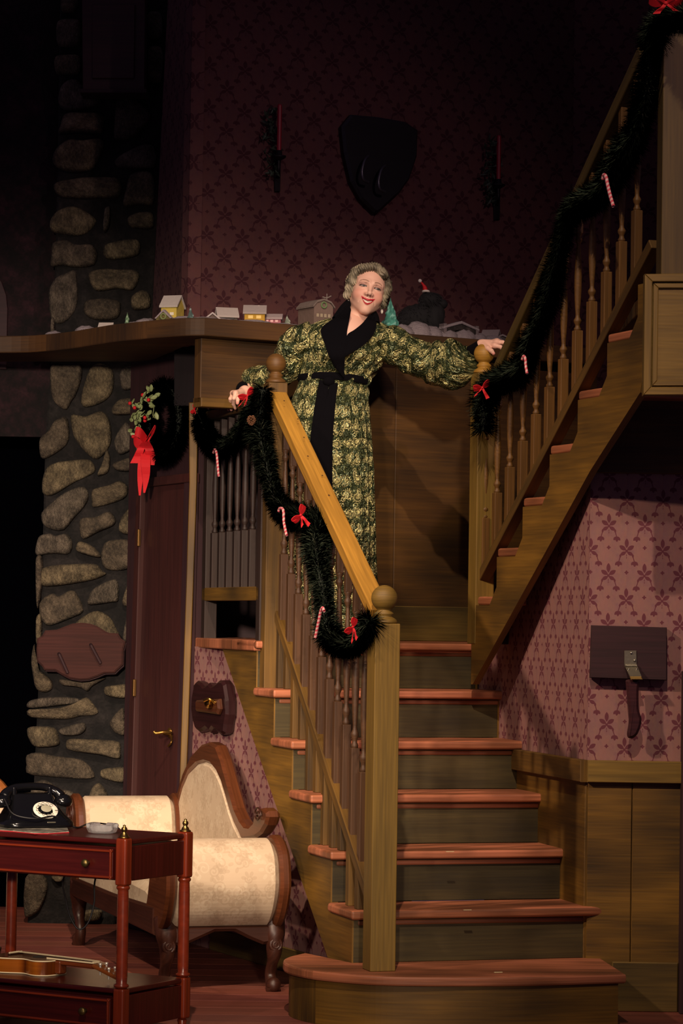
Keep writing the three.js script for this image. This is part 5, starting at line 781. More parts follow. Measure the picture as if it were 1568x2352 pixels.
{ const q = curveOn(396, 726, 12.55), t = cottage('tall yellow toy house with a white roof beside the papered corner', q, 0.085, 0.09, 0.075, 0.045, -0.35, [0xb9a648, 0xc9c2bb, 0xd8d4c0], { windows: 2, rows: 2, chimney: 0 });
  const L = (g) => place(g, q.x, q.y, q.z, -0.35), ex = (pts, dep, z0) => { const g = new THREE.ExtrudeGeometry(shapeOf(pts), { depth: dep, bevelEnabled: false }); g.translate(-0.014, 0, z0); return boxUV(g); };
  mesh('porch', L(ex([[-0.035, 0], [0.035, 0], [0.035, 0.035], [0, 0.066], [-0.035, 0.035]], 0.03, 0.04)), std({ color: 0xc4b256, roughness: 0.8, map: speckTex }), t);
  mesh('porch_roof', L(ex([[-0.041, 0.032], [-0.035, 0.03], [0, 0.062], [0.035, 0.03], [0.041, 0.032], [0, 0.072]], 0.036, 0.038)), SNOW, t);
  const w = new THREE.TorusGeometry(0.012, 0.004, 8, 18); w.translate(-0.014, 0.04, 0.072); mesh('wreath', L(w), std({ color: 0x6f7a4a, roughness: 0.8 }), t);
  for (const x of [-0.032, 0.004]) { const g = box(0.018, 0.012, 0.006, 0.001); g.translate(x, 0.018, 0.071); mesh('window', L(g), std({ color: 0xd8d4c4, roughness: 0.6 }), t); } }
cottage('low gabled white toy shed between the yellow cottages', spotOn(487, 0.12), 0.055, 0.008, 0.04, 0.022, 0.1, [0x5a4a44, 0xc6bdbb, 0x3a302c], { gable: true, windows: 1 });
cottage('dark toy barn with a broad snowy roof', spotOn(520, 0.14), 0.07, 0.026, 0.085, 0.034, 0.22, [0x4a4038, 0xc2b8b2, 0x2a2420], { windows: 2 });
cottage('yellow-fronted toy shop with a gold star in its gable', spotOn(585, 0.13), 0.075, 0.05, 0.09, 0.03, 0.0, [0xb08a28, 0xb5aaa6, 0xe0c060], { windows: 2, chimney: true });
cottage('pink toy house adjoining the yellow-fronted shop', spotOn(625, 0.15), 0.06, 0.036, 0.08, 0.014, -0.05, [0xa0606a, 0xb8a8a8, 0xd8a8a8], { windows: 3 });
{ const q = spotOn(724, 0.18), t = cottage('large toy hall with arched roof and a row of pale windows', q, 0.1, 0.105, 0.14, 0.028, 0.55, [0x7c685e, 0x94857c, 0xb8a890], { gable: true, round: true, windows: 4, rows: 2, wreath: [0, 1.05] });
  const v = q.clone().add(V3(0.05, 0.13, -0.05)); mesh('weathervane', [tube([v, v.clone().add(V3(0, 0.045, 0))], 0.0025, 4, 6), tube([v.clone().add(V3(-0.02, 0.03, 0)), v.clone().add(V3(0, 0.026, 0)), v.clone().add(V3(0.02, 0.035, 0))], 0.003, 8, 6)], std({ color: 0x8a8078, roughness: 0.7 }), t); }
cottage('grey toy house with a snowy roof next to the bridge', spotOn(1128, 0.13), 0.06, 0.03, 0.07, 0.028, -0.3, [0x5e5654, 0x9a8e90, 0x3a3436], { windows: 2 });
cottage('lowest grey toy house behind the resting hand', spotOn(1158, 0.09), 0.04, 0.016, 0.05, 0.018, -0.3, [0x4a4446, 0x9c9092, 0x2c282a], { round: true, gable: true, windows: 1 });
// bridge with snow on its parapet
{ const q = spotOn(1054, 0.1), t = thing('toy_bridge', 'toy arched bridge with snow along its parapet', 'toy bridge', q), arch = (b, h, y0) => { const o = []; for (let i = 0; i <= 16; i++) { const a = Math.PI * i / 16; o.push([-b * Math.cos(a), y0 + h * Math.sin(a)]); } return o; };
  const pl = plane(spotOn(1000, 0.1), spotOn(1110, 0.1)), cx = q.clone().sub(pl.o).dot(pl.u), S = (pts) => pts.map(([x, y]) => [cx + x, LEDGE + y]);
  mesh('span', board(pl, S([[-0.1, 0], [-0.085, 0.05], [0, 0.072], [0.085, 0.05], [0.1, 0], [0.075, 0], ...arch(0.07, 0.045, 0).reverse()]), -0.02, 0.04, { bevel: 0.002 }), std({ color: 0x5a4f4c, roughness: 0.9, map: speckTex }), t);
  mesh('parapet_snow', board(pl, S([[-0.1, 0.045], [0, 0.074], [0.1, 0.045], [0.1, 0.056], [0, 0.087], [-0.1, 0.056]]), -0.024, 0.05, { bevel: 0.003 }), SNOW, t);
  for (const x of [-0.09, 0.09]) mesh('pier', board(pl, S([[x - 0.008, 0], [x + 0.008, 0], [x + 0.008, 0.07], [x - 0.008, 0.07]]), -0.022, 0.046), std({ color: 0x6b6062, roughness: 0.9 }), t); }
function bottleTree(label, q, h, r, hex, seed) { const t = thing('toy_tree', label, 'toy tree', q, 'toy village trees'), g = new THREE.ConeGeometry(r, h * 0.95, 30, 26, true), p = g.attributes.position, col = new Float32Array(p.count * 3), c = new THREE.Color(hex);
  for (let i = 0; i < p.count; i++) { const x = p.getX(i), y = p.getY(i), z = p.getZ(i), n = fbm(x * 90 + seed, y * 70, z * 90, 3), k = 1 + 0.55 * n; p.setXYZ(i, x * k, y, z * k); const m = 0.6 + 1.3 * Math.max(0, n + 0.25), s = n > 0.26 ? 0.16 : 0; col.set([c.r * m + s, c.g * m + s, c.b * m + s], i * 3); }
  g.computeVertexNormals(); g.setAttribute('color', new THREE.BufferAttribute(col, 3)); g.translate(q.x, q.y + h * 0.525, q.z); mesh('foliage', g, std({ vertexColors: true, roughness: 0.85 }), t);
  mesh('trunk', place(lathe([[0, 0], [r * 0.6, 0], [r * 0.6, 0.004], [0.004, 0.006], [0.003, h * 0.9], [0, h * 0.9]], 12), q.x, q.y, q.z), std({ color: 0x3a2a20, roughness: 0.9 }), t); }
bottleTree('green bottle-brush toy tree in front of the chimney', curveOn(292, 740, 12.8), 0.09, 0.022, 0x5a7a5a, 1);
bottleTree('smallest green toy tree just past the bottle-brush tree', curveOn(313, 738, 12.72), 0.034, 0.011, 0x4a6a56, 2);
bottleTree('tiny dark toy tree between snow lumps near the tall yellow house', curveOn(330, 735, 12.7), 0.026, 0.011, 0x3a5550, 3);
bottleTree('slim teal toy tree standing past the tall yellow house', spotOn(437, 0.12), 0.056, 0.016, 0x4a625e, 4);
bottleTree('pale frosted toy tree beside the pink toy house', spotOn(659, 0.12), 0.055, 0.02, 0x8a9484, 5);
bottleTree('tall teal glittering cone tree behind the shoulder', spotOn(896, 0.17), 0.18, 0.05, 0x4a9684, 6);
// black shaggy bird-like ornament with a tiny red hat
{ const q = spotOn(968, 0.2), t = thing('stuffed_animal', 'black shaggy stuffed animal wearing a tiny red-and-white hat', 'stuffed animal', q), G = [], R = mulberry(88);
  const blob = (x, y, z, a, b, c, rz) => { const s = new THREE.SphereGeometry(1, 26, 18), p = s.attributes.position; for (let i = 0; i < p.count; i++) { const k = 1 + 0.16 * fbm(p.getX(i) * 5 + x * 40, p.getY(i) * 5, p.getZ(i) * 5, 3); p.setXYZ(i, p.getX(i) * a * k, p.getY(i) * b * k, p.getZ(i) * c * k); } s.computeVertexNormals(); return place(s, q.x + x, q.y + y, q.z + z, 0, 0, rz); };
  mesh('body', [blob(-0.02, 0.1, 0, 0.1, 0.065, 0.06, 0.25), blob(0.055, 0.1, 0.01, 0.05, 0.08, 0.05, -0.2), blob(-0.07, 0.075, 0, 0.04, 0.07, 0.04, 0.1), blob(0.04, 0.18, 0.01, 0.055, 0.042, 0.045, -0.1), blob(0.095, 0.165, 0.02, 0.024, 0.022, 0.022, 0)], std({ color: 0x0c0c10, roughness: 0.85 }), t);
  const fur = []; for (let i = 0; i < 700; i++) { const a = R() * 6.283, b = Math.acos(R() * 1.7 - 0.7), m = R() < 0.3, c = m ? V3(0.04, 0.18, 0.01) : V3(-0.01, 0.1, 0), s = m ? V3(0.055, 0.042, 0.045) : V3(0.11, 0.068, 0.06), d = V3(Math.sin(b) * Math.cos(a), Math.cos(b), Math.sin(b) * Math.sin(a)), p0 = d.clone().multiply(s).add(c).add(q), p1 = p0.clone().addScaledVector(d, 0.012).add(V3(0.006, -0.012, 0)), w = V3(0.0018, 0, 0); fur.push(p0.clone().add(w), p0.clone().sub(w), p1); }
  const fg = new THREE.BufferGeometry().setFromPoints(fur); fg.computeVertexNormals(); mesh('fur', boxUV(fg), std({ color: 0x15151a, roughness: 0.8 }), t).userData.kind = 'stuff';
  const hp = q.clone().add(V3(0.015, 0.222, 0.02)); const hat = sweep([hp, hp.clone().add(V3(-0.004, 0.02, 0)), hp.clone().add(V3(-0.014, 0.036, 0)), hp.clone().add(V3(-0.022, 0.046, 0))], (u) => pick([0.013, 0.01, 0.006, 0.003], u), 14, 14);
  const hh = mesh('hat', hat, REDV, t); mesh('brim', place(new THREE.TorusGeometry(0.013, 0.006, 8, 18), hp.x + 0.002, hp.y, hp.z, 0, 1.4), std({ color: 0xd8ccc4, roughness: 0.9 }), t); mesh('pompom', place(new THREE.IcosahedronGeometry(0.009, 2), hp.x - 0.026, hp.y + 0.05, hp.z), std({ color: 0xd8d0cc, roughness: 0.95 }), t); }
// ------------------------------------------------------------------ the woman in the brocade robe
// surface nets: mesh of f < 0 inside a box, cell size h; colour(x, y, z) optional
function nets(f, lo, hi, h, colour) {
  const nx = Math.ceil((hi.x - lo.x) / h) + 1, ny = Math.ceil((hi.y - lo.y) / h) + 1, nz = Math.ceil((hi.z - lo.z) / h) + 1, F = new Float32Array(nx * ny * nz), I = (i, j, k) => (k * ny + j) * nx + i;
  for (let k = 0; k < nz; k++) for (let j = 0; j < ny; j++) for (let i = 0; i < nx; i++) F[I(i, j, k)] = f(lo.x + i * h, lo.y + j * h, lo.z + k * h);
  const vid = new Int32Array(nx * ny * nz).fill(-1), pos = [], idx = [];
  const E = [[0, 1], [2, 3], [4, 5], [6, 7], [0, 2], [1, 3], [4, 6], [5, 7], [0, 4], [1, 5], [2, 6], [3, 7]];
  for (let k = 0; k < nz - 1; k++) for (let j = 0; j < ny - 1; j++) for (let i = 0; i < nx - 1; i++) {
    const v = []; let m = 0; for (let c = 0; c < 8; c++) { const q = F[I(i + (c & 1), j + (c >> 1 & 1), k + (c >> 2))]; v.push(q); if (q < 0) m |= 1 << c; }
    if (m === 0 || m === 255) continue; let x = 0, y = 0, z = 0, n = 0;
    for (const [a, b] of E) if ((v[a] < 0) !== (v[b] < 0)) { const t = v[a] / (v[a] - v[b]); x += lerp(a & 1, b & 1, t); y += lerp(a >> 1 & 1, b >> 1 & 1, t); z += lerp(a >> 2, b >> 2, t); n++; }
    vid[I(i, j, k)] = pos.length / 3; pos.push(lo.x + (i + x / n) * h, lo.y + (j + y / n) * h, lo.z + (k + z / n) * h);
  }
  const quad = (a, b, c, d, flip) => { if (a < 0 || b < 0 || c < 0 || d < 0) return; flip ? idx.push(a, c, b, a, d, c) : idx.push(a, b, c, a, c, d); };
  for (let k = 1; k < nz - 1; k++) for (let j = 1; j < ny - 1; j++) for (let i = 1; i < nx - 1; i++) { const s = F[I(i, j, k)] < 0;
    if (s !== F[I(i + 1, j, k)] < 0) quad(vid[I(i, j - 1, k - 1)], vid[I(i, j, k - 1)], vid[I(i, j, k)], vid[I(i, j - 1, k)], !s);
    if (s !== F[I(i, j + 1, k)] < 0) quad(vid[I(i - 1, j, k - 1)], vid[I(i - 1, j, k)], vid[I(i, j, k)], vid[I(i, j, k - 1)], !s);
    if (s !== F[I(i, j, k + 1)] < 0) quad(vid[I(i - 1, j - 1, k)], vid[I(i, j - 1, k)], vid[I(i, j, k)], vid[I(i - 1, j, k)], !s); }
  const g = new THREE.BufferGeometry(); g.setAttribute('position', new THREE.Float32BufferAttribute(pos, 3)); g.setIndex(idx);
  const nor = new Float32Array(pos.length), e = h * 0.5, col = colour ? new Float32Array(pos.length) : null;
  for (let i = 0; i < pos.length; i += 3) { const [x, y, z] = [pos[i], pos[i + 1], pos[i + 2]], n = V3(f(x + e, y, z) - f(x - e, y, z), f(x, y + e, z) - f(x, y - e, z), f(x, y, z + e) - f(x, y, z - e)).normalize(); nor.set([n.x, n.y, n.z], i); if (col) col.set(colour(x, y, z), i); }
  g.setAttribute('normal', new THREE.BufferAttribute(nor, 3)); if (col) g.setAttribute('color', new THREE.BufferAttribute(col, 3));
  g.setAttribute('uv', new THREE.Float32BufferAttribute(new Float32Array(pos.length / 3 * 2), 2));
  return g;
}
const smin = (a, b, k) => { const h = clamp(0.5 + 0.5 * (b - a) / k); return lerp(b, a, h) - k * h * (1 - h); };
const smax = (a, b, k) => -smin(-a, -b, k);
const dSph = (x, y, z, c, r) => Math.hypot(x - c[0], y - c[1], z - c[2]) - r;
const dEll = (x, y, z, c, r) => { const a = (x - c[0]) / r[0], b = (y - c[1]) / r[1], d = (z - c[2]) / r[2], k0 = Math.hypot(a, b, d), k1 = Math.hypot(a / r[0], b / r[1], d / r[2]); return k1 < 1e-9 ? -Math.min(...r) : k0 * (k0 - 1) / k1; };
function dCap(x, y, z, a, b, ra, rb) { const bx = b[0] - a[0], by = b[1] - a[1], bz = b[2] - a[2], px = x - a[0], py = y - a[1], pz = z - a[2], t = clamp((px * bx + py * by + pz * bz) / (bx * bx + by * by + bz * bz)); return Math.hypot(px - bx * t, py - by * t, pz - bz * t) - lerp(ra, rb, t); }

const PD = 12.08;                                                                         // her distance
const her = thing('person', 'woman in a gold and green brocade robe leaning between the newel posts', 'person', P(760, 1476, PD).setY(LAND));
const SKIN = [0.8, 0.48, 0.36];
// ---- head, in its own frame: +z where the face looks, origin at its middle
const HROT = new THREE.Euler(-0.1, 0.15, -0.22, 'YXZ'), HM = new THREE.Matrix4().makeRotationFromEuler(HROT), HS = 1.0;
const eyeMid = V3(0, 0.012, 0.08).multiplyScalar(HS).applyMatrix4(HM), HC = P(851, 658, PD - 0.07).sub(eyeMid);
HM.setPosition(HC).scale(V3(HS, HS, HS));
const HI = HM.clone().invert(), nb = P(806, 752, PD - 0.0).applyMatrix4(HI), nt = [0, -0.06, -0.025];
const EY = [[-0.0315, 0.01, 0.0655], [0.0315, 0.01, 0.0655]];
const lipU = (x) => -0.0495 + 0.0095 * Math.pow(Math.abs(x) / 0.028, 1.7) - (Math.abs(x) < 0.006 ? 0.0012 * (1 - Math.abs(x) / 0.006) : 0), lipL = (x) => -0.0665 + 0.0245 * Math.pow(Math.abs(x) / 0.028, 1.8);
const faceZ = (x) => 0.0835 - 9.5 * x * x;
function headF(x, y, z) {
  let d = dEll(x, y, z, [0, 0.04, -0.014], [0.074, 0.082, 0.092]);
  d = smin(d, dEll(x, y, z, [0, -0.014, 0.012], [0.064, 0.08, 0.073]), 0.03);
  const ax = Math.abs(x);
  d = smin(d, dCap(ax, y, z, [0.047, -0.042, 0.005], [0.01, -0.089, 0.054], 0.018, 0.016), 0.028);
  d = smin(d, dSph(x, y, z, [0, -0.09, 0.062], 0.013), 0.02);
  d = smin(d, dSph(ax, y, z, [0.04, -0.027, 0.05], 0.025), 0.02);                          // cheeks, lifted by the smile
  d = smin(d, dEll(x, y, z, [0, -0.055, 0.058], [0.034, 0.026, 0.024]), 0.02);              // muzzle
  d = smin(d, dCap(ax, y, z, [0.012, 0.029, 0.078], [0.047, 0.03, 0.055], 0.008, 0.008), 0.016);
  d = smax(d, -dEll(ax, y, z, [0.032, 0.009, 0.088], [0.019, 0.0125, 0.014]), 0.012);
  d = smin(d, dSph(ax, y, z, EY[1], 0.0135), 0.004);
  d = smin(d, dCap(ax, y, z, [0.017, 0.0105, 0.0745], [0.046, 0.0125, 0.064], 0.0036, 0.0034) , 0.005); // upper lids
  let n = dCap(x, y, z, [0, 0.014, 0.081], [0, -0.021, 0.098], 0.006, 0.0085); n = smin(n, dSph(x, y, z, [0, -0.0225, 0.0985], 0.0098), 0.006); n = smin(n, dEll(ax, y, z, [0.0122, -0.0265, 0.088], [0.0068, 0.0065, 0.0105]), 0.006);
  d = smin(d, n, 0.011); d = smax(d, -dSph(ax, y, z, [0.0062, -0.0335, 0.095], 0.0032), 0.003);
  // smile folds
  d = smax(d, -dCap(ax, y, z, [0.021, -0.035, 0.087], [0.037, -0.062, 0.07], 0.0018, 0.0018), 0.006);
  // lips and open mouth
  if (ax < 0.034) { const zc = faceZ(x); const u = Math.hypot((y - lipU(x) - 0.0005) * 1.0, z - zc + 0.0015) - 0.0042 * (1 - 0.55 * (ax / 0.03) ** 2), l = Math.hypot(y - lipL(x), z - zc + 0.0025) - 0.0052 * (1 - 0.6 * (ax / 0.03) ** 2); d = smin(d, Math.min(u, l), 0.0035);
    const my = (lipU(x) + lipL(x)) / 2 - 0.0005, mh = Math.max(0.0006, (lipU(x) - lipL(x)) / 2 - 0.0022), cut = Math.max(Math.abs(y - my) - mh, zc - 0.006 - z, ax - 0.027); d = smax(d, -cut, 0.002); }
  d = smin(d, dEll(ax, y, z, [0.073, -0.004, -0.012], [0.009, 0.03, 0.018]), 0.006); d = smax(d, -dEll(ax, y, z, [0.083, -0.002, -0.007], [0.006, 0.017, 0.009]), 0.005);
  d = smin(d, dCap(x, y, z, nt, [nb.x, nb.y, nb.z], 0.05, 0.052), 0.02);
  return d;
}
function headC(x, y, z) {
  const ax = Math.abs(x), s = SKIN; let c = [s[0], s[1], s[2]];
  const mix = (t, k) => { c = c.map((v, i) => lerp(v, t[i], clamp(k))); };
  mix([0.62, 0.22, 0.15], 0.5 * (1 - smooth(0.012, 0.034, Math.hypot(ax - 0.043, y + 0.026)) ) * (z > 0.02 ? 1 : 0));
  if (z > 0.04) {
    const bt = clamp((ax - 0.013) / 0.036), by = 0.03 + 0.0075 * Math.sin(bt * 2.6) - 0.004 * bt; if (ax > 0.012 && ax < 0.05) mix([0.2, 0.105, 0.06], 0.85 * (1 - smooth(0.0014, 0.0042, Math.abs(y - by) * (1 + bt * 0.6))));
    const ex = ax - 0.0315, ey = y - 0.0092, open = 0.0047 * (1 - (ex / 0.0165) ** 2);
    if (Math.abs(ex) < 0.0165) { const ui = ey - open, li = -open - ey;
      if (ui < 0 && li < 0) { const ix = (x < 0 ? x + 0.0315 : x - 0.0315) - 0.0012, r = Math.hypot(ix, ey - 0.0006); c = r < 0.003 ? [0.015, 0.015, 0.018] : r < 0.0066 ? [0.06, 0.075, 0.06] : [0.42, 0.34, 0.3]; }
      if (Math.abs(ui) < 0.0032) mix([0.03, 0.018, 0.015], 0.95); if (Math.abs(li) < 0.0012) mix([0.12, 0.07, 0.06], 0.7); }
    if (ax > 0.02 && ax < 0.052 && y > 0.014 && y < 0.026) mix([0.36, 0.18, 0.14], 0.6);
    if (y < -0.036 && ax < 0.031) { const u = lipU(x), l = lipL(x), e = 0.0052 * (1 - 0.6 * (ax / 0.03) ** 2), my = (u + l) / 2, mh = (u - l) / 2 - 0.0024;
      if (y < u + e && y > l - e) { mix([0.5, 0.015, 0.03], 1); } if (Math.abs(y - my) < mh && z < faceZ(x) - 0.0028) { c = y > my - mh * 0.55 ? [0.78, 0.7, 0.58] : [0.25, 0.02, 0.02]; if (ax > 0.02) c = [0.2, 0.03, 0.03]; } }
    if (Math.hypot(ax - 0.0062, y + 0.0335) < 0.0036) mix([0.12, 0.04, 0.03], 0.8);
  }
  return c;
}
const headG = nets(headF, V3(-0.1, -0.21, -0.12), V3(0.1, 0.14, 0.125), 0.0024, headC).applyMatrix4(HM);
// ---- hands: chains of joints given where the photograph shows them
const arr = (v) => [v.x, v.y, v.z];
function handGeo(wrist, fore, palm, fingers, thumb) {
  const caps = []; caps.push([fore, wrist, 0.021, 0.02]);
  palm.forEach((k, i) => caps.push([wrist, k, 0.019, 0.0105])); for (let i = 0; i < palm.length - 1; i++) caps.push([palm[i], palm[i + 1], 0.0105, 0.0105]);
  const all = [wrist, fore, ...palm, ...fingers.flat(), ...thumb], lo = V3(9, 9, 9), hi = V3(-9, -9, -9); all.forEach((q) => { lo.min(q); hi.max(q); }); lo.subScalar(0.035); hi.addScalar(0.035);
  const C = caps.map(([a, b, r, s]) => [arr(a), arr(b), r, s]), FI = fingers.map((f, i) => { const j = [palm[i], ...f], r = i === 3 ? [0.0088, 0.0078, 0.007, 0.006] : [0.0098, 0.0088, 0.0078, 0.0066]; return j.slice(0, -1).map((q, n) => [arr(q), arr(j[n + 1]), r[n], r[n + 1]]); });
  const TH = thumb.slice(0, -1).map((q, n) => [arr(q), arr(thumb[n + 1]), [0.015, 0.011, 0.0095][n], [0.011, 0.0095, 0.0075][n]]);
  const F = (x, y, z) => { let d = 9; for (const c of C) d = smin(d, dCap(x, y, z, ...c), 0.012); let t = 9; for (const c of TH) t = smin(t, dCap(x, y, z, ...c), 0.004); d = smin(d, t, 0.008); for (const f of FI) { let e = 9; for (const c of f) e = smin(e, dCap(x, y, z, ...c), 0.003); d = smin(d, e, 0.0045); } return d; };
  const tips = [...fingers.map((f) => f[f.length - 1]), thumb[thumb.length - 1]], kn = palm;
  return nets(F, lo, hi, 0.0027, (x, y, z) => { let c = SKIN.slice(); for (const q of kn) { const k = 1 - smooth(0.006, 0.018, Math.hypot(x - q.x, y - q.y, z - q.z)); c = c.map((v, i) => lerp(v, [0.56, 0.22, 0.15][i], k * 0.35)); } for (const q of tips) { const r = Math.hypot(x - q.x, y - q.y, z - q.z); if (r < 0.0085 && z > q.z + 0.002) c = [0.66, 0.28, 0.22]; } return c; });
}
const dL = CAMZ - un1.z, PH = (x, y, dd) => P(x, y, dL + dd);
const handL = handGeo(PH(1106, 793, 0.02), PH(1082, 812, 0.05), [PH(1136, 794, -0.035), PH(1141, 787, -0.015), PH(1141, 785, 0.008), PH(1138, 785, 0.028)],
  [[PH(1149, 797, -0.045), PH(1155, 803, -0.046), PH(1159, 809, -0.043)], [PH(1155, 787, -0.024), PH(1162, 791, -0.028), PH(1167, 797, -0.028)], [PH(1154, 786, 0.004), PH(1161, 791, 0.002), PH(1164, 798, 0.0)], [PH(1149, 786, 0.03), PH(1155, 791, 0.03), PH(1158, 797, 0.03)]],
  [PH(1110, 795, -0.005), PH(1120, 800, -0.035), PH(1128, 806, -0.05), PH(1133, 812, -0.052)]);
const RH = (x, y, o) => SIDE.hit(x, y, -INSET + o);
const handR = handGeo(RH(562, 898, 0.02), P(588, 880, 12.35), [RH(541, 903, 0.075), RH(535, 904, 0.062), RH(530, 906, 0.05), RH(526, 909, 0.036)],
  [[RH(537, 915, 0.085), RH(536, 928, 0.078), RH(540, 938, 0.064)], [RH(529, 916, 0.078), RH(528, 930, 0.07), RH(531, 941, 0.056)], [RH(523, 917, 0.066), RH(522, 930, 0.058), RH(525, 941, 0.046)], [RH(519, 918, 0.05), RH(518, 929, 0.042), RH(520, 938, 0.03)]],
  [RH(560, 905, 0.02), RH(550, 909, 0.05), RH(546, 916, 0.075), RH(545, 926, 0.08)]);
// ---- body inside the robe
const ROWS = [[734, 748, 852, 0.062], [742, 726, 874, 0.072], [752, 703, 890, 0.084], [768, 692, 898, 0.1], [790, 690, 894, 0.115], [820, 692, 882, 0.124], [845, 692, 867, 0.118], [868, 689, 852, 0.11], [890, 682, 843, 0.113], [920, 669, 846, 0.13], [960, 661, 851, 0.148], [1000, 660, 854, 0.155], [1100, 658, 857, 0.16], [1250, 651, 861, 0.168], [1400, 645, 864, 0.178], [1478, 643, 866, 0.182]];
const row = (py) => { let i = 0; while (i < ROWS.length - 2 && ROWS[i + 1][0] < py) i++; const a = ROWS[i], b = ROWS[i + 1], t = clamp((py - a[0]) / (b[0] - a[0])), s = t * t * (3 - 2 * t) * 0.5 + t * 0.5; return [py, lerp(a[1], b[1], s), lerp(a[2], b[2], s), lerp(a[3], b[3], s)]; };
const pt = (x, y, d = PD) => P(x, y, d), pa = (x, y, d = PD) => arr(P(x, y, d));
const bodyCaps = [[pa(800, 770), pa(770, 880), 0.09, 0.085], [pa(770, 880), pa(757, 970), 0.085, 0.105], [pa(735, 780), pa(860, 790), 0.06, 0.06], [pa(735, 985), pa(725, 1230), 0.075, 0.05], [pa(725, 1230), pa(720, 1455), 0.048, 0.032], [pa(785, 985), pa(795, 1230), 0.075, 0.05], [pa(795, 1230), pa(800, 1455), 0.048, 0.032], [pa(806, 748), pa(800, 785, PD - 0.035), 0.05, 0.062],
  [pa(716, 775), pa(662, 842, 12.16), 0.046, 0.036], [pa(662, 842, 12.16), pa(588, 880, 12.35), 0.034, 0.024], [pa(880, 785), pa(985, 830, 12.04), 0.044, 0.036], [pa(985, 830, 12.04), arr(PH(1082, 812, 0.05)), 0.034, 0.024], [pa(718, 1458), pa(712, 1470, PD - 0.14), 0.03, 0.02], [pa(802, 1458), pa(812, 1470, PD - 0.14), 0.03, 0.02]];
const bodyF = (x, y, z) => { let d = 9; for (const c of bodyCaps) d = smin(d, dCap(x, y, z, ...c), 0.04); return d; };
const bl = V3(9, 9, 9), bh = V3(-9, -9, -9); bodyCaps.forEach(([a, b]) => { for (const q of [a, b]) { bl.min(V3(...q)); bh.max(V3(...q)); } }); bl.subScalar(0.13); bh.addScalar(0.13);
const bodyG = nets(bodyF, bl, bh, 0.015, () => SKIN);
mesh('body', [bodyG, headG, handL, handR], std({ vertexColors: true, roughness: 0.5 }), her);
// ---- hair: short set waves
{ const R = mulberry(21), blobs = [];
  for (let i = 0; i < 260; i++) { const u = R() * 2 - 1, a = R() * 6.2832, s = Math.sqrt(1 - u * u), d = V3(s * Math.cos(a), u, s * Math.sin(a)); if (d.y < -0.62) continue; const front = d.z > 0.42 && d.y < 0.62 - 0.05 * Math.abs(d.x) && Math.abs(d.x) < 0.82; if (front || (d.z > 0.62 && d.y < 0.74)) continue; if (d.y < -0.25 && d.z > 0.25) continue;
    const c = V3(d.x * 0.079, 0.036 + d.y * 0.083, -0.014 + d.z * 0.09); blobs.push([arr(c), 0.013 + 0.012 * R()]); }
  for (const m of [-1, 1]) for (let i = 0; i < 9; i++) blobs.push([[m * (0.072 + 0.014 * R()), 0.05 - i * 0.0105, 0.022 - 0.034 * R()], 0.014 + 0.007 * R()]);
  for (let i = 0; i < 9; i++) { const a = -1 + i * 0.25; blobs.push([[0.062 * Math.sin(a), 0.088 + 0.014 * Math.cos(a * 2), 0.046 + 0.018 * Math.cos(a)], 0.014 + 0.006 * R()]); }
  const f = (x, y, z) => { let d = dEll(x, y, z, [0, 0.04, -0.022], [0.079, 0.088, 0.093]); d = smax(d, -dEll(x, y, z, [0, -0.012, 0.09], [0.07, 0.094, 0.094]), 0.01); d = smax(d, -(y + 0.055 + z * 0.35), 0.01); for (const [c, r] of blobs) { const q = Math.hypot(x - c[0], y - c[1], z - c[2]) - r; if (q < 0.02) d = smin(d, q, 0.006); } return d + 0.0034 * Math.sin((x * 1.2 + y * 0.8 + 0.012 * noise3(x * 40, y * 40, z * 40)) * 420 + z * 240); };
  const g = nets(f, V3(-0.125, -0.08, -0.145), V3(0.125, 0.16, 0.115), 0.0032, (x, y, z) => { const k = 0.6 + 0.6 * noise3(x * 42, y * 42, z * 42) + 0.2 * noise3(x * 160, y * 60, z * 60); return [0.4 * k, 0.35 * k, 0.24 * k]; }).applyMatrix4(HM);
  mesh('hair', g, std({ vertexColors: true, roughness: 0.42 }), her); }
for (const m of [-1, 1]) { const p = V3(m * 0.076, -0.04, 0.0).applyMatrix4(HM); mesh('earring', [place(new THREE.SphereGeometry(0.0055, 12, 10), p.x, p.y - 0.004, p.z), place(lathe([[0, -0.012], [0.005, -0.008], [0.0062, 0], [0.004, 0.009], [0, 0.012]], 14), p.x, p.y - 0.022, p.z)], std({ color: 0xe8e0d4, roughness: 0.2 }), her); }
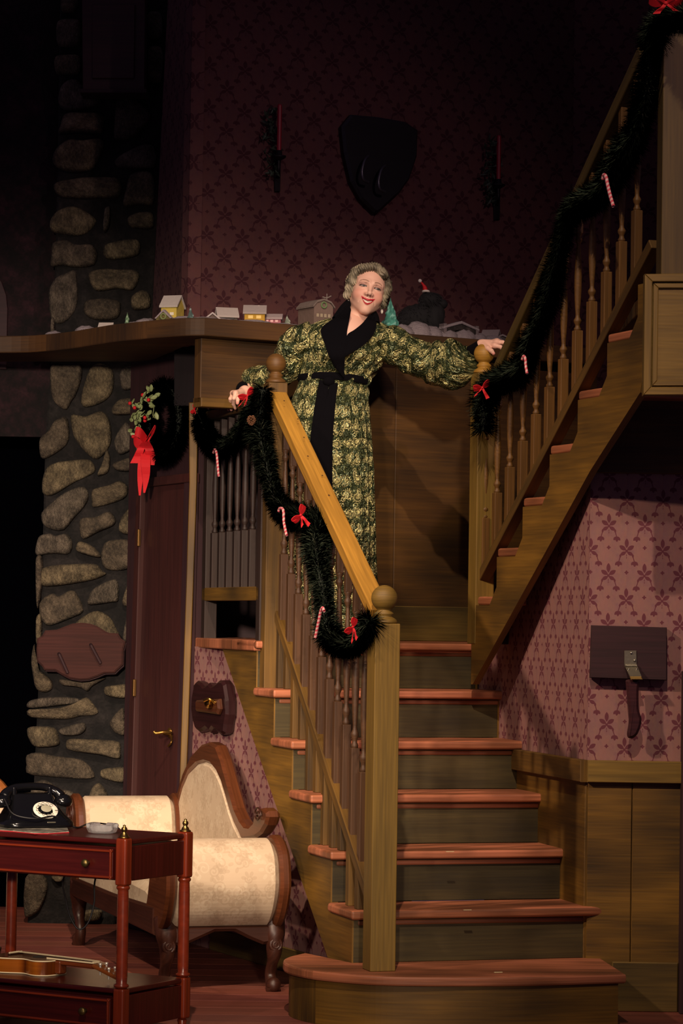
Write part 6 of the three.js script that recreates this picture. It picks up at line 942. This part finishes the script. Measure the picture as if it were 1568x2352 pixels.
// ---- robe
const brocade = (() => { const S = 1024, c = document.createElement('canvas'); c.width = c.height = S; const x = c.getContext('2d'), R = mulberry(17); x.fillStyle = '#3c4630'; x.fillRect(0, 0, S, S);
  const wrap = (fn) => { for (const dx of [-S, 0, S]) for (const dy of [-S, 0, S]) { x.save(); x.translate(dx, dy); fn(); x.restore(); } };
  for (let i = 0; i < 700; i++) { const X = R() * S, Y = R() * S, r = 8 + 16 * R(), a = R() * 6, col = ['#8a8c54', '#98a06c', '#6f7c54', '#a8a66c'][i % 4]; wrap(() => { x.strokeStyle = col; x.lineWidth = 3.2; x.beginPath(); for (let k = 0; k <= 16; k++) { const t = a + k * 0.45, q = r * (1 - k / 18); x.lineTo(X + Math.cos(t) * q, Y + Math.sin(t) * q); } x.stroke(); }); }
  const pais = (X, Y, s, rot, m) => wrap(() => { x.save(); x.translate(X, Y); x.rotate(rot); x.scale(m * s, s); const path = (k) => { x.beginPath(); x.moveTo(0, -105 * k); x.bezierCurveTo(34 * k, -122 * k, 56 * k, -92 * k, 42 * k, -66 * k); x.bezierCurveTo(40 * k, -92 * k, 14 * k, -94 * k, 16 * k, -62 * k); x.bezierCurveTo(22 * k, -30 * k, 66 * k, -8 * k, 56 * k, 38 * k); x.bezierCurveTo(44 * k, 84 * k, -44 * k, 84 * k, -54 * k, 36 * k); x.bezierCurveTo(-62 * k, -10 * k, -30 * k, -60 * k, 0, -105 * k); };
    path(1); x.fillStyle = '#2a3320'; x.fill(); x.lineJoin = 'round'; x.strokeStyle = '#ece0a4'; x.lineWidth = 10; x.stroke(); path(0.76); x.strokeStyle = '#c8c486'; x.lineWidth = 6; x.stroke(); path(0.5); x.fillStyle = '#d6ce8e'; x.fill(); x.strokeStyle = '#f2e8b4'; x.lineWidth = 5; x.stroke();
    x.fillStyle = '#e2d89a'; for (let k = 0; k < 11; k++) { const a = k / 11 * 6.28; x.beginPath(); x.arc(Math.cos(a) * 74, 30 + Math.sin(a) * 64, 8, 0, 7); x.fill(); } x.restore(); });
  for (let i = 0; i < 22; i++) pais((i % 5) * S / 5 + R() * 90, Math.floor(i / 5) * S / 4.4 + R() * 70, 0.85 + 0.3 * R(), R() * 6.28, R() < 0.5 ? 1 : -1);
  for (let i = 0; i < 60; i++) { const X = R() * S, Y = R() * S, r = 20 + 30 * R(), a = R() * 6, d = R() < 0.5 ? 1 : -1; wrap(() => { x.strokeStyle = i % 3 ? '#e6da9c' : '#c4d8b4'; x.lineWidth = 7; x.lineCap = 'round'; x.beginPath(); for (let k = 0; k <= 20; k++) { const t = a + d * k * 0.36, q = r * (1 - k / 24); x.lineTo(X + Math.cos(t) * q, Y + Math.sin(t) * q); } x.stroke(); }); }
  return c; })();
const brT = new THREE.CanvasTexture(brocade); brT.wrapS = brT.wrapT = THREE.RepeatWrapping; brT.colorSpace = THREE.SRGBColorSpace; brT.anisotropy = 8; brT.repeat.set(1 / 0.3, 1 / 0.3);
const ROBE = new THREE.MeshPhysicalMaterial({ map: brT, color: 0xf6f8ec, metalness: 0.55, roughness: 0.36, bumpMap: rep(crumpleTex, 8, 6), bumpScale: 0.016, side: THREE.DoubleSide });
const VELVET = new THREE.MeshPhysicalMaterial({ color: 0x050408, roughness: 0.95, specularIntensity: 0.25, side: THREE.DoubleSide });
// front surface of robe: centre and radii at a pixel row
function torso(py) { const [, L, Rr, rz] = row(py), a = pt(L, py), b = pt(Rr, py), c = a.clone().add(b).multiplyScalar(0.5); return { c, rx: a.distanceTo(b) / 2, rz, y: c.y }; }
function robeFold(a, py) { const low = smooth(930, 1150, py), up = 1 - smooth(860, 940, py); const s = Math.sin(a * 9 + 1.3 * Math.sin(py * 0.006 + a * 2)) * 0.6 + Math.sin(a * 17 + py * 0.004) * 0.3; return low * 0.011 * s + 0.009 * up * (Math.sin(a * 7 + py * 0.085) + 0.7 * Math.sin(a * 15 - py * 0.12 + 2)) * Math.abs(Math.cos(a * 0.5)) + 0.0025 * fbm(a * 8, py * 0.05, 3, 2); }
{ const NA = 150, NR = 190, pos = [], uv = [], idx = [];
  for (let j = 0; j <= NR; j++) { const t = j / NR, py = 734 + (1478 - 734) * (t < 0.35 ? t * 0.6 / 0.35 * 0.45 : 0.27 + (t - 0.35) / 0.65 * 0.73), T = torso(py), bust = Math.exp(-(((py - 812) / 26) ** 2)) * 0.035;
    for (let i = 0; i <= NA; i++) { const a = i / NA * 6.2832 - Math.PI / 2 * 3, cx = Math.cos(a), sz = Math.sin(a), f = robeFold(a, py); const bx = bust * Math.max(0, sz) * (0.6 + 0.4 * Math.cos(a * 4)); const e = 0.85, X = Math.sign(cx) * Math.pow(Math.abs(cx), e) * (T.rx + f), Z = Math.sign(sz) * Math.pow(Math.abs(sz), e) * (T.rz + f + bx); const vx = (T.c.x + X - pt(806, py).x) / (lerp(0.085, 0.02, smooth(735, 790, py))), vn = sz > 0 ? (1 - smooth(0.6, 1.1, Math.abs(vx))) * (1 - smooth(772, 800, py)) : 0; pos.push(T.c.x + X, T.y - 0.02 * vn, lerp(T.c.z + Z, T.c.z - 0.01, vn)); uv.push(a * 0.21, T.y); } }
  const n = NA + 1; for (let j = 0; j < NR; j++) for (let i = 0; i < NA; i++) { const a = j * n + i, b = a + n; idx.push(a, a + 1, b, b, a + 1, b + 1); }
  const g = new THREE.BufferGeometry(); g.setAttribute('position', new THREE.Float32BufferAttribute(pos, 3)); g.setAttribute('uv', new THREE.Float32BufferAttribute(uv, 2)); g.setIndex(idx); g.computeVertexNormals();
  const robe = mesh('robe', g, ROBE, her);
  // sleeves with gathered, crumpled cloth
  const sleeve = (pts, radii, seed) => { const s = sweep(pts, (t) => pick(radii, t), 110, 64), p = s.attributes.position, nn = s.attributes.normal, u = s.attributes.uv;
    for (let i = 0; i < p.count; i++) { const t = u.getX(i), a = u.getY(i), q = V3().fromBufferAttribute(p, i), nrm = V3().fromBufferAttribute(nn, i); const w = 0.014 * Math.sin(t * 55 + 26 * a + 3 * fbm(q.x * 14, q.y * 14, q.z * 14 + seed, 2)) * (0.45 + 0.55 * noise3(q.x * 16, q.y * 16, q.z * 16 + seed)) + 0.015 * fbm(q.x * 26 + seed, q.y * 26, q.z * 26, 3); q.addScaledVector(nrm, w); p.setXYZ(i, q.x, q.y, q.z); }
    s.computeVertexNormals(); return s; };
  mesh('sleeve', sleeve([pt(722, 762, 12.06), pt(694, 782, 12.06), pt(672, 812, 12.09), pt(655, 846, 12.14), pt(640, 866, 12.2), pt(610, 870, 12.27), pt(584, 870, 12.33), pt(566, 874, 12.36), pt(556, 884, 12.37)], [0.05, 0.076, 0.076, 0.072, 0.06, 0.05, 0.054, 0.05, 0.03], 3), ROBE, robe);
  mesh('sleeve', sleeve([pt(866, 772, 12.06), pt(892, 785, 12.05), pt(925, 806, 12.03), pt(965, 826, 12.0), pt(1000, 836, 11.98), pt(1035, 838, 11.95), pt(1062, 834, 11.92), pt(1080, 820, 11.9), pt(1089, 812, 11.89)], [0.055, 0.078, 0.078, 0.078, 0.08, 0.098, 0.106, 0.09, 0.036], 8), ROBE, robe);
  mesh('cuff', sweep([PH(1082, 810, 0.05), PH(1094, 802, 0.035), PH(1105, 794, 0.022)], (t) => 0.031 - 0.004 * t, 12, 20), VELVET, robe);
  mesh('cuff', sweep([pt(566, 884, 12.36), pt(560, 890, 12.36), RH(557, 897, 0.03)], (t) => 0.034 - 0.003 * t, 12, 20), VELVET, robe);
  // velvet on the cloth: pixel edges laid on the front of the robe
  const onRobe = (px, py, off) => { const T = torso(clamp(py, 735, 1478)), q = pt(px, py), bust = Math.exp(-(((py - 812) / 26) ** 2)) * 0.03, k = clamp((q.x - T.c.x) / T.rx, -0.97, 0.97), z = T.c.z + (T.rz + bust) * Math.pow(1 - k * k, 0.47) + off; return P(px, py, CAMZ - z); };
  const panel = (Lp, Rp, off, th = 0.006, cols = 8, wave = 0) => { const cl = new THREE.CatmullRomCurve3(Lp.map(([x, y]) => V3(x, y, 0))), cr = new THREE.CatmullRomCurve3(Rp.map(([x, y]) => V3(x, y, 0))), rows = 40, pos = [], idx = [], n = cols + 1;
    for (const s of [1, 0]) for (let r = 0; r <= rows; r++) { const a = cl.getPoint(r / rows), b = cr.getPoint(r / rows); for (let c = 0; c <= cols; c++) { const q = a.clone().lerp(b, c / cols), e = Math.sin(Math.PI * c / cols), o = off(r / rows, c / cols) + (s ? th * (0.4 + 0.6 * Math.sqrt(e)) : -0.004) + wave * Math.sin(c / cols * 9 + r * 0.05); const v = onRobe(q.x, q.y, o); pos.push(v.x, v.y, v.z); } }
    const N = (rows + 1) * n; for (let r = 0; r < rows; r++) for (let c = 0; c < cols; c++) { const a = r * n + c; idx.push(a, a + n, a + 1, a + 1, a + n, a + n + 1, N + a, N + a + 1, N + a + n, N + a + 1, N + a + n + 1, N + a + n); }
    for (let r = 0; r < rows; r++) for (const c of [0, cols]) { const a = r * n + c; idx.push(a, N + a, a + n, a + n, N + a, N + a + n); } for (const r of [0, rows]) for (let c = 0; c < cols; c++) { const a = r * n + c; idx.push(a, a + 1, N + a, a + 1, N + a + 1, N + a); }
    const g2 = new THREE.BufferGeometry(); g2.setAttribute('position', new THREE.Float32BufferAttribute(pos, 3)); g2.setIndex(idx); const h = g2.toNonIndexed(); return toCreasedNormals(h, 0.9); };
  // her right lapel, then the left one crossing beneath it, both rising around the neck
  mesh('lapel', panel([[803, 699], [770, 728], [737, 756], [746, 790], [757, 822], [772, 848], [787, 866]], [[806, 712], [802, 735], [797, 760], [796, 785], [793, 812], [791, 840], [790, 868]], (r) => 0.02 + 0.024 * (1 - smooth(0, 0.3, r)), 0.01), VELVET, robe);
  mesh('lapel', panel([[848, 722], [832, 742], [814, 757], [798, 768], [794, 790], [792, 815]], [[861, 728], [864, 748], [855, 772], [838, 790], [815, 805], [793, 820]], (r) => 0.018 + 0.02 * (1 - smooth(0, 0.35, r)), 0.01), VELVET, robe);
  mesh('collar', tube([onRobe(770, 734, 0.02), P(792, 704, PD - 0.03), P(812, 692, PD + 0.06), P(838, 700, PD + 0.07), P(858, 722, PD - 0.0), onRobe(864, 745, 0.01)], 0.017, 40, 10), VELVET, robe);
  const beltY = (x) => 868 + 0.0011 * Math.max(0, x - 735) ** 1.95 + (x < 735 ? 0.05 * (735 - x) : 0);
  { const bp = [], N2 = 60; for (let i = 0; i < N2; i++) { const a = i / N2 * 6.2832, T0 = torso(885), x0 = 765 + 80 * Math.cos(a), y0 = beltY(x0), T = torso(y0), k = Math.cos(a); bp.push(V3(T.c.x + (T.rx + 0.006) * k, T.y, T.c.z + (T.rz + 0.008) * Math.sin(a))); }
    mesh('belt', sweep([...bp, bp[0]], () => [0.004, 0.0165], 120, 10, V3(0, 0, 1)), VELVET, robe); }
  mesh('sash', panel([[733, 872], [727, 905], [718, 960], [710, 1030], [704, 1100], [700, 1160]], [[756, 876], [752, 910], [748, 945], [752, 1000], [762, 1070], [764, 1150]], () => 0.016, 0.006, 8, 0.002), VELVET, robe);
  mesh('sash', panel([[757, 878], [752, 905], [744, 935], [735, 1000], [728, 1070], [722, 1130]], [[776, 880], [772, 910], [768, 950], [764, 1010], [763, 1075], [762, 1140]], () => 0.019, 0.006, 8, 0.002), VELVET, robe);
  const kp = onRobe(755, 876, 0.02); mesh('sash_knot', (() => { const s = new THREE.SphereGeometry(1, 16, 12); s.scale(0.026, 0.02, 0.016); return place(s, kp.x, kp.y, kp.z); })(), VELVET, robe);
}
renderer.render(scene, camera);
